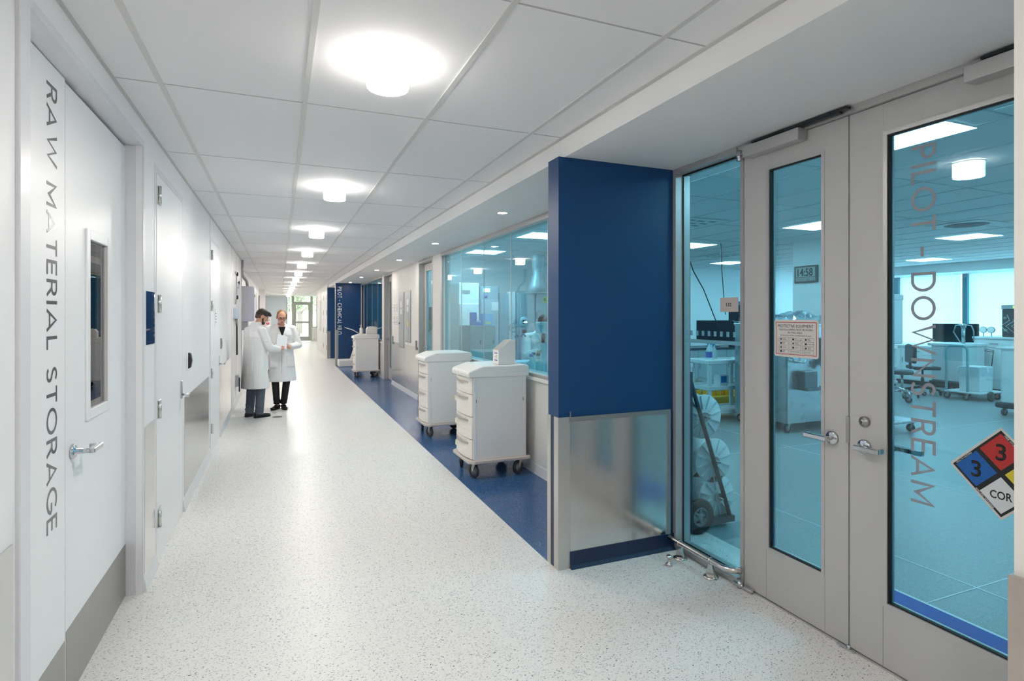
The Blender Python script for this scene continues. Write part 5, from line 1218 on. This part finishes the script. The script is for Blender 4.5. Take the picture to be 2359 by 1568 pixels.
def fuse(mb, name, m, parent, voxel=.008, smooth=4, fac=.5):
    """grow overlapping volumes into one continuous surface"""
    bmesh.ops.recalc_face_normals(mb.bm, faces=mb.bm.faces)
    me = bpy.data.meshes.new('tmp'); mb.bm.to_mesh(me); mb.bm.free()
    o = bpy.data.objects.new('tmp', me); COL.objects.link(o)
    r = o.modifiers.new('r', 'REMESH'); r.mode = 'VOXEL'; r.voxel_size = voxel
    if smooth: s = o.modifiers.new('s', 'SMOOTH'); s.iterations = smooth; s.factor = fac
    dg = bpy.context.evaluated_depsgraph_get(); me2 = bpy.data.meshes.new_from_object(o.evaluated_get(dg)); me2.name = name
    bpy.data.objects.remove(o); bpy.data.meshes.remove(me)
    me2.materials.clear(); me2.materials.append(m)
    for p in me2.polygons: p.use_smooth = True
    q = bpy.data.objects.new(name, me2); COL.objects.link(q)
    if parent is not None: q.parent = parent
    return q
def V3(*a): return Vector(a)
def hand(mb, wrist, fwd, palm_n, side, curl=.6, k=1.0):
    """palm and five separate fingers; fwd: wrist->knuckles, palm_n: out of the palm, side: +1 thumb on fwd x palm_n"""
    f = Vector(fwd).normalized(); n = Vector(palm_n); n = (n - f * n.dot(f)).normalized(); s = f.cross(n) * side; w = Vector(wrist)
    for i in range(4):
        o = s * (.027 - .018 * i) * k
        caps(mb, w + o * .5, w + f * .075 * k + o, .016 * k, .012 * k, 10)
        a = curl * (1 + .12 * i); L = (.036, .040, .037, .029)[i] * k
        p = w + f * .080 * k + o; ang = a * .5
        for j in range(3):
            d = f * math.cos(ang) + n * math.sin(ang); q = p + d * L * (1, .72, .55)[j]
            caps(mb, p, q, .0088 * k, .0080 * k, 8); p = q; ang += a
    p = w + f * .02 * k + s * .022 * k; d = (f * .7 + s * .55 + n * .45).normalized(); q = p + d * .04 * k; caps(mb, p, q, .013 * k, .011 * k, 8)
    d2 = (f * .9 + s * .1 + n * .5).normalized(); q2 = q + d2 * .032 * k; caps(mb, q, q2, .0105 * k, .009 * k, 8)
def head_prims(mb, C, R3, fem=False):
    """C: head centre, R3: rotation of the head, face towards local +Y"""
    def P(x, y, z): return C + R3 @ V3(x, y, z)
    M4 = R3.to_4x4()
    mb.sphere(C + R3 @ V3(0, -.012, .022), (.076, .094, .092), 24, 16, M4)
    mb.sphere(P(0, .022, -.020), (.062, .066, .082), 20, 14, M4)
    mb.sphere(P(0, .042, -.068), (.040, .042, .036), 16, 10, M4)     # chin and jaw
    mb.sphere(P(0, .070, .030), (.050, .018, .022), 14, 8, M4)       # brow
    for s in (-1, 1): mb.sphere(P(.034 * s, .060, -.018), (.022, .022, .022), 12, 8, M4)
    caps(mb, P(0, .080, .018), P(0, .104, -.020), .008, .0125, 10)   # nose
    for s in (-1, 1): mb.sphere(P(.010 * s, .094, -.023), .009, 8, 6)
    mb.sphere(P(0, .082, -.048), (.024, .012, .006), 12, 6, M4); mb.sphere(P(0, .080, -.057), (.021, .012, .006), 12, 6, M4)
    for s in (-1, 1):
        mb.sphere(P(.078 * s, -.006, -.004), (.010, .022, .032), 12, 8, M4)
def face_parts(root, C, R3, hairm, beard=None, glasses=False, lipm=None):
    def P(x, y, z): return C + R3 @ V3(x, y, z)
    M4 = R3.to_4x4()
    e = MB()
    for s in (-1, 1): e.sphere(P(.031 * s, .0690, .006), (.0115, .0095, .0068), 12, 8, M4)
    e = e.obj('eye', mat('eye_white', (225, 220, 214), .3), root)
    i = MB()
    for s in (-1, 1): i.sphere(P(.031 * s, .0765, .003), (.006, .004, .006), 10, 6, M4)
    i.obj('iris', mat('iris_dark', (60, 44, 34), .3), e)
    b = MB()
    for s in (-1, 1): b.tube([P(.012 * s, .088, .024), P(.032 * s, .085, .030), P(.050 * s, .070, .024)], [.004, .005, .003], 8)
    b.obj('eyebrow', hairm, root)
    l = MB(); l.sphere(P(0, .0865, -.052), (.022, .009, .0075), 12, 8, M4); l.obj('lips', lipm or mat('lips', (176, 92, 86), .45), root)
    if glasses:
        g = MB()
        for s in (-1, 1):
            pts = [P(.033 * s + .024 * math.cos(a), .096 - .006 * abs(math.cos(a)), .004 + .015 * math.sin(a)) for a in [2 * PI * k / 18 for k in range(19)]]
            g.tube(pts, .0026, 6); g.tube([P(.057 * s, .090, .008), P(.074 * s, .06, .010), P(.082 * s, -.01, .010)], .0024, 6)
        g.tube([P(-.009, .100, .008), P(.009, .100, .008)], .0026, 6)
        g = g.obj('glasses', mat('glasses_frame', (70, 34, 30), .35), root)
def rotm(pitch=0, yaw=0, roll=0):
    return (Matrix.Rotation(yaw, 3, 'Z') @ Matrix.Rotation(pitch, 3, 'X') @ Matrix.Rotation(roll, 3, 'Y'))
def limb_arm(mb, S, E, W, k=1.0):
    caps(mb, S, E, .050 * k, .040 * k); caps(mb, E, W, .040 * k, .027 * k)
def person(label, loc, rz, d):
    H = d
    root = MB()
    S, E, W, N_, C, R3 = H['S'], H['E'], H['W'], H['neck'], H['head'], H['R']
    L = [V3(*p) for p in H['legs'][0]], [V3(*p) for p in H['legs'][1]]
    # body: one continuous surface
    loft(root, H['torso'])
    caps(root, N_[0], N_[1], .052, .050)
    head_prims(root, C, R3)
    for i in (0, 1):
        caps(root, V3(*H['torso'][-1][:2], S[i].z) * .4 + S[i] * .6, S[i], .05, .052); limb_arm(root, S[i], E[i], W[i])
        hip, knee, ank = L[i]; caps(root, hip, knee, .082, .056); caps(root, knee, ank, .050, .030)
        tdir = V3(*H['toe'][i]).normalized(); caps(root, V3(ank.x, ank.y, .045) - tdir * .02, V3(ank.x, ank.y, .036) + tdir * .10, .026, .018)
        hand(root, W[i] + (W[i] - E[i]).normalized() * .02, H['hf'][i], H['hn'][i], H['hs'][i], H['curl'][i])
    body = fuse(root, 'person', H['skin'], None, .0055, 3, .4)
    body.location = loc; body.rotation_euler = (0, 0, rz)
    tag(body, label, 'person')
    # coat
    c = MB(); loft(c, H['coat'])
    for i in (0, 1):
        sh = S[i]; caps(c, V3(sh.x * .55, sh.y * .6 + N_[0].y * .4, sh.z + .015), sh, .062, .066); caps(c, sh, E[i], .067, .060)
        w2 = W[i] - (W[i] - E[i]).normalized() * .015; c.cyl(E[i], w2, .060, .050); c.sphere(E[i], .060)
        # soft folds at the elbow
        mid = S[i].lerp(E[i], .6); c.sphere(mid, (.068, .068, .04))
    n0, n1 = N_
    for kx in (-1, 1):   # collar
        c.tube([n0 + V3(kx * .02, -.062, .05), n0 + V3(kx * .062, -.03, .045), n0 + V3(kx * .066, .03, .02), n0 + V3(kx * .045, .085, -.05), n0 + V3(kx * .012, .118 + H.get('vd', 0), -.17)], [.014, .016, .017, .015, .009], 10)
    coat = fuse(c, 'lab_coat', COAT, body, .0075, 5, .5)
    if H.get('shirt'):
        s = MB(); z0 = n0.z
        s.prism([(-.052, z0 - .005), (.052, z0 - .005), (.003, z0 - .18), (-.003, z0 - .18)], n0.y + .045, n0.y + .122 + H.get('vd', 0), 'Y', .004)
        s.obj('shirt', H['shirt'], body)
    # pocket, vent, buttons, centre front seam
    for nm, bx, m in H.get('extras', []):
        s = MB()
        if nm == 'button':
            for q in bx: s.cyl(q[0], q[1], .009, seg=10)
        else: s.box(*bx, .003)
        s.obj(nm, m, coat)
    # trousers
    t = MB(); tz = H['torso'][0]
    loft(t, [(0, 0, H['legs'][0][0][2] - .09, .12, .09), (0, 0, H['legs'][0][0][2] + .1, .15, .11)])
    for i in (0, 1):
        hip, knee, ank = L[i]; r = H['trr']
        caps(t, hip, knee, r[0], r[1]); t.cyl(knee, ank + V3(0, 0, H.get('th', .01)), r[1], r[2]); 
        t.sphere(knee.lerp(ank, .75), (r[2] + .006, r[2] + .010, .05)); t.sphere(ank + V3(0, 0, .03), (r[2] + .006, r[2] + .012, .03))
    fuse(t, 'trousers', H['trm'], body, .0075, 4, .5)
    for i in (0, 1):
        ank = L[i][2]; td = V3(*H['toe'][i]).normalized(); sd = td.cross(V3(0, 0, 1)); s = MB(); M = Matrix((( td.x, sd.x, 0, ank.x), (td.y, sd.y, 0, ank.y), (0, 0, 1, 0), (0, 0, 0, 1)))
        s.sphere((0, 0, 0), .01)
        def q(x, y, z): return M @ V3(x, y, z)
        s.bm.clear()
        s.sphere(q(-.045, 0, .040), (.040, .036, .036)); s.sphere(q(.03, 0, .042), (.040, .038, .034)); 
        caps(s, q(-.04, 0, .034), q(.10, 0, .030), .034, .030); s.sphere(q(.145, 0, .030), (.042, .036, .022)); caps(s, q(.10, 0, .030), q(.150, 0, .026), .031, .024)
        if H['shoe'] == 'dress': caps(s, q(-.02, 0, .05), q(.02, 0, .075), .036, .036); 
        s = fuse(s, 'shoe', H['shm'], body, .005, 3, .4)
        so = MB(); so.prism([(-.078, -.022), (-.05, -.036), (.06, -.034), (.12, -.040), (.175, -.022), (.182, 0), (.175, .022), (.12, .040), (.06, .034), (-.05, .036), (-.078, .022)], .0, .012, 'Z', .002, M)
        if H['shoe'] == 'dress': so.prism([(-.078, -.022), (-.05, -.036), (.0, -.034), (.0, .034), (-.05, .036), (-.078, .022)], .0, .026, 'Z', .002, M)
        so.obj('sole', BLACK, s)
    # hair
    h = MB(); M4 = R3.to_4x4()
    def P(x, y, z): return C + R3 @ V3(x, y, z)
    for px, r in H['hair']: h.sphere(P(*px), r, 20, 14, M4)
    hair = fuse(h, 'hair', H['hairm'], body, .005, 3, .4)
    if H.get('fade'):
        h = MB()
        for px, r in H['fade']: h.sphere(P(*px), r, 16, 10, M4)
        fuse(h, 'short_hair', mat('short_brown_hair', (92, 70, 58), .6, var=.1, scale=60), body, .004, 2, .4)
    if H.get('beard'):
        h = MB()
        for px, r in H['beard']: h.sphere(P(*px), r, 16, 10, M4)
        fuse(h, 'beard', H['hairm'], body, .0045, 5, .5)
    face_parts(body, C, R3, H['hairm'], glasses=H.get('glasses', False))
    return body

GREYT = mat('grey_trousers', (84, 92, 106), .8, var=.05, scale=12, bump=.3, stretch=(2, 2, .8)); BLKT = mat('black_trousers', (20, 20, 24), .8, var=.05, scale=12, bump=.2); SHOEB = mat('black_leather', (22, 22, 24), .35, var=.05)
HAIRD = mat('dark_brown_hair', (48, 36, 32), .55, var=.2, scale=60, stretch=(1, 4, 1), bump=.3); HAIRB = mat('light_brown_hair', (150, 112, 84), .5, var=.15, scale=60, stretch=(1, 4, 1), bump=.3)
# man: seen from behind and aside, head bent over the papers
man = dict(skin=SKIN, S=[V3(.185, .0, 1.345), V3(-.185, .0, 1.345)], E=[V3(.265, .06, 1.085), V3(-.26, .05, 1.09)], W=[V3(.175, .30, 1.045), V3(-.06, .28, 1.07)],
    neck=[V3(0, .02, 1.41), V3(0, .065, 1.49)], head=V3(0, .115, 1.565), R=rotm(-.55, -.42),
    torso=[(0, .0, .86, .15, .11), (0, 0, 1.0, .145, .11), (0, .0, 1.2, .155, .115), (0, -.005, 1.31, .15, .10), (0, .0, 1.38, .09, .07), (0, .01, 1.44, .055, .055)],
    coat=[(.0, .0, .455, .235, .190), (0, .0, .50, .236, .19), (0, 0, .75, .222, .175), (0, 0, .95, .21, .165), (0, .0, 1.12, .205, .150), (0, -.01, 1.26, .20, .145), (0, -.012, 1.34, .172, .125), (0, .0, 1.405, .125, .10), (0, .012, 1.455, .082, .08), (0, .02, 1.485, .068, .068)],
    legs=[[(.100, 0, .86), (.112, .02, .48), (.115, -.01, .085)], [(-.10, 0, .86), (-.110, .01, .48), (-.105, -.03, .085)]], toe=[(.10, 1, 0), (-.15, 1, 0)],
    hf=[(-.55, .8, -.05), (.4, .9, .05)], hn=[(-.3, -.1, 1), (.2, -.1, 1)], hs=[1, -1], curl=[.5, .5], trr=(.10, .072, .060), th=-.035, trm=GREYT, shoe='dress', shm=SHOEB,
    hair=[((0, -.016, .048), (.0815, .094, .080)), ((0, -.055, .022), (.074, .056, .060)), ((0, .045, .092), (.056, .056, .034)), ((0, .085, .082), (.046, .028, .024))],
    beard=[((0, .046, -.076), (.046, .048, .034)), ((0, .078, -.078), (.026, .018, .018))] + [((k * (.072 - .007 * i), .004 + .010 * i, -.004 - .016 * i), (.006 + .003 * i, .013, .013)) for k in (-1, 1) for i in (0, .5, 1, 1.5, 2, 2.5, 3, 3.5, 4, 4.5)],
    fade=[((0, -.024, .006), (.0785, .084, .066)), ((0, -.062, -.024), (.056, .034, .042))], hairm=HAIRD,
    extras=[('coat_slit', (.172, .186, .090, .112, .60, .74), mat('slit_dark', (50, 56, 70), .8))])
person('man in a white lab coat and grey trousers bending his bearded head over papers', (-.355, 9.66, 0), -.95, man)
# woman: facing the camera, glasses, looking down at the sheet
wom = dict(skin=SKIN2, S=[V3(.185, .0, 1.355), V3(-.185, .0, 1.355)], E=[V3(.265, .045, 1.09), V3(-.275, .04, 1.08)], W=[V3(.085, .235, 1.05), V3(-.10, .225, 1.055)],
    neck=[V3(0, .01, 1.40), V3(0, .035, 1.47)], head=V3(.0, .06, 1.552), R=rotm(-.32, .0, -.06),
    torso=[(0, .0, .86, .14, .11), (0, 0, 1.0, .135, .105), (0, .0, 1.2, .145, .115), (0, 0, 1.33, .155, .105), (0, .0, 1.39, .12, .08), (0, .01, 1.42, .06, .055)],
    coat=[(.0, .0, .475, .245, .180), (0, .0, .52, .245, .18), (0, 0, .75, .222, .165), (0, 0, .95, .20, .155), (0, .0, 1.12, .185, .145), (0, 0, 1.28, .19, .145), (0, 0, 1.345, .175, .120), (0, .0, 1.385, .125, .085), (0, .0, 1.405, .080, .062)],
    legs=[[(.085, 0, .86), (.094, .01, .48), (.066, -.01, .075)], [(-.085, 0, .86), (-.086, .02, .48), (-.040, .01, .075)]], toe=[(.55, .85, 0), (-.05, 1, 0)],
    hf=[(-.6, .7, .25), (.75, .55, .2)], hn=[(-.3, -.2, .5), (.3, -.2, .5)], hs=[1, -1], curl=[.75, .75], trr=(.092, .062, .050), th=.02, trm=BLKT, shoe='flat', shm=SHOEB, vd=.018,
    shirt=mat('black_top', (26, 22, 32), .8, var=.1),
    hair=[((0, -.034, .040), (.0795, .086, .084)), ((0, -.060, .0), (.072, .052, .070)), ((0, -.008, .070), (.067, .060, .036)), ((.074, .010, .030), (.008, .034, .044)), ((-.074, .010, .030), (.008, .034, .044))],
    hairm=HAIRB, glasses=True,
    extras=[('front_seam', (.004, .010, .150, .176, .50, 1.20), mat('seam_coat', (214, 217, 221), .8)), ('pocket', (.07, .19, .120, .166, .72, .90), COAT), ('pocket', (-.19, -.07, .120, .166, .72, .90), COAT), ('chest_pocket', (-.14, -.06, .105, .150, 1.16, 1.26), COAT),
            ('button', [(V3(-.012, .15, z), V3(-.012, .178, z)) for z in (.66, .80, .94, 1.08)], PLAST)])
person('woman in an open white lab coat, glasses and black trousers facing the man', (.02, 10.33, 0), PI + .12, wom)
# sheets of paper they hold
t = MB(); t.box(-.085, .085, -.0015, .0015, -.125, .125); t.box(-.083, .087, -.0045, -.0015, -.123, .127)
o = t.obj('paper_sheets', mat('paper_shade', (226, 230, 234), .7, var=.01)); o.location = (.03, 9.90, 1.158); o.rotation_euler = (-.55, .32, .35)
tag(o, 'sheets of white paper held between the man and the woman in lab coats', 'paper')
# worker bending over the bench behind the long window
wk = dict(man); wk.update(S=[V3(.19, .16, 1.28), V3(-.19, .16, 1.28)], E=[V3(.24, .30, 1.04), V3(-.24, .30, 1.04)], W=[V3(.12, .50, 1.10), V3(-.10, .50, 1.12)],
    neck=[V3(0, .20, 1.34), V3(0, .26, 1.41)], head=V3(0, .33, 1.47), R=rotm(-.55, 0),
    torso=[(0, .0, .86, .15, .11), (0, .03, 1.0, .145, .11), (0, .09, 1.15, .155, .115), (0, .15, 1.27, .165, .11), (0, .18, 1.32, .13, .085), (0, .19, 1.36, .07, .06)],
    coat=[(.0, .0, .455, .235, .190), (0, 0, .75, .222, .175), (0, 0.02, .95, .21, .165), (0, .06, 1.08, .205, .155), (0, .12, 1.2, .205, .145), (0, .15, 1.28, .19, .125), (0, .18, 1.34, .135, .09), (0, .2, 1.38, .07, .065)], extras=[], beard=None)
w3 = person('worker in a white coat and blue mask bending over a bench behind the long window', (3.40, 7.28, 0), -3.3, wk)
mk = MB(); C = V3(0, .33, 1.47); R3 = rotm(-.55, 0); mk.sphere(C + R3 @ V3(0, .065, -.055), (.060, .050, .048), 18, 12, R3.to_4x4()); mk.obj('face_mask', mat('mask_blue', (70, 150, 215), .6), w3)
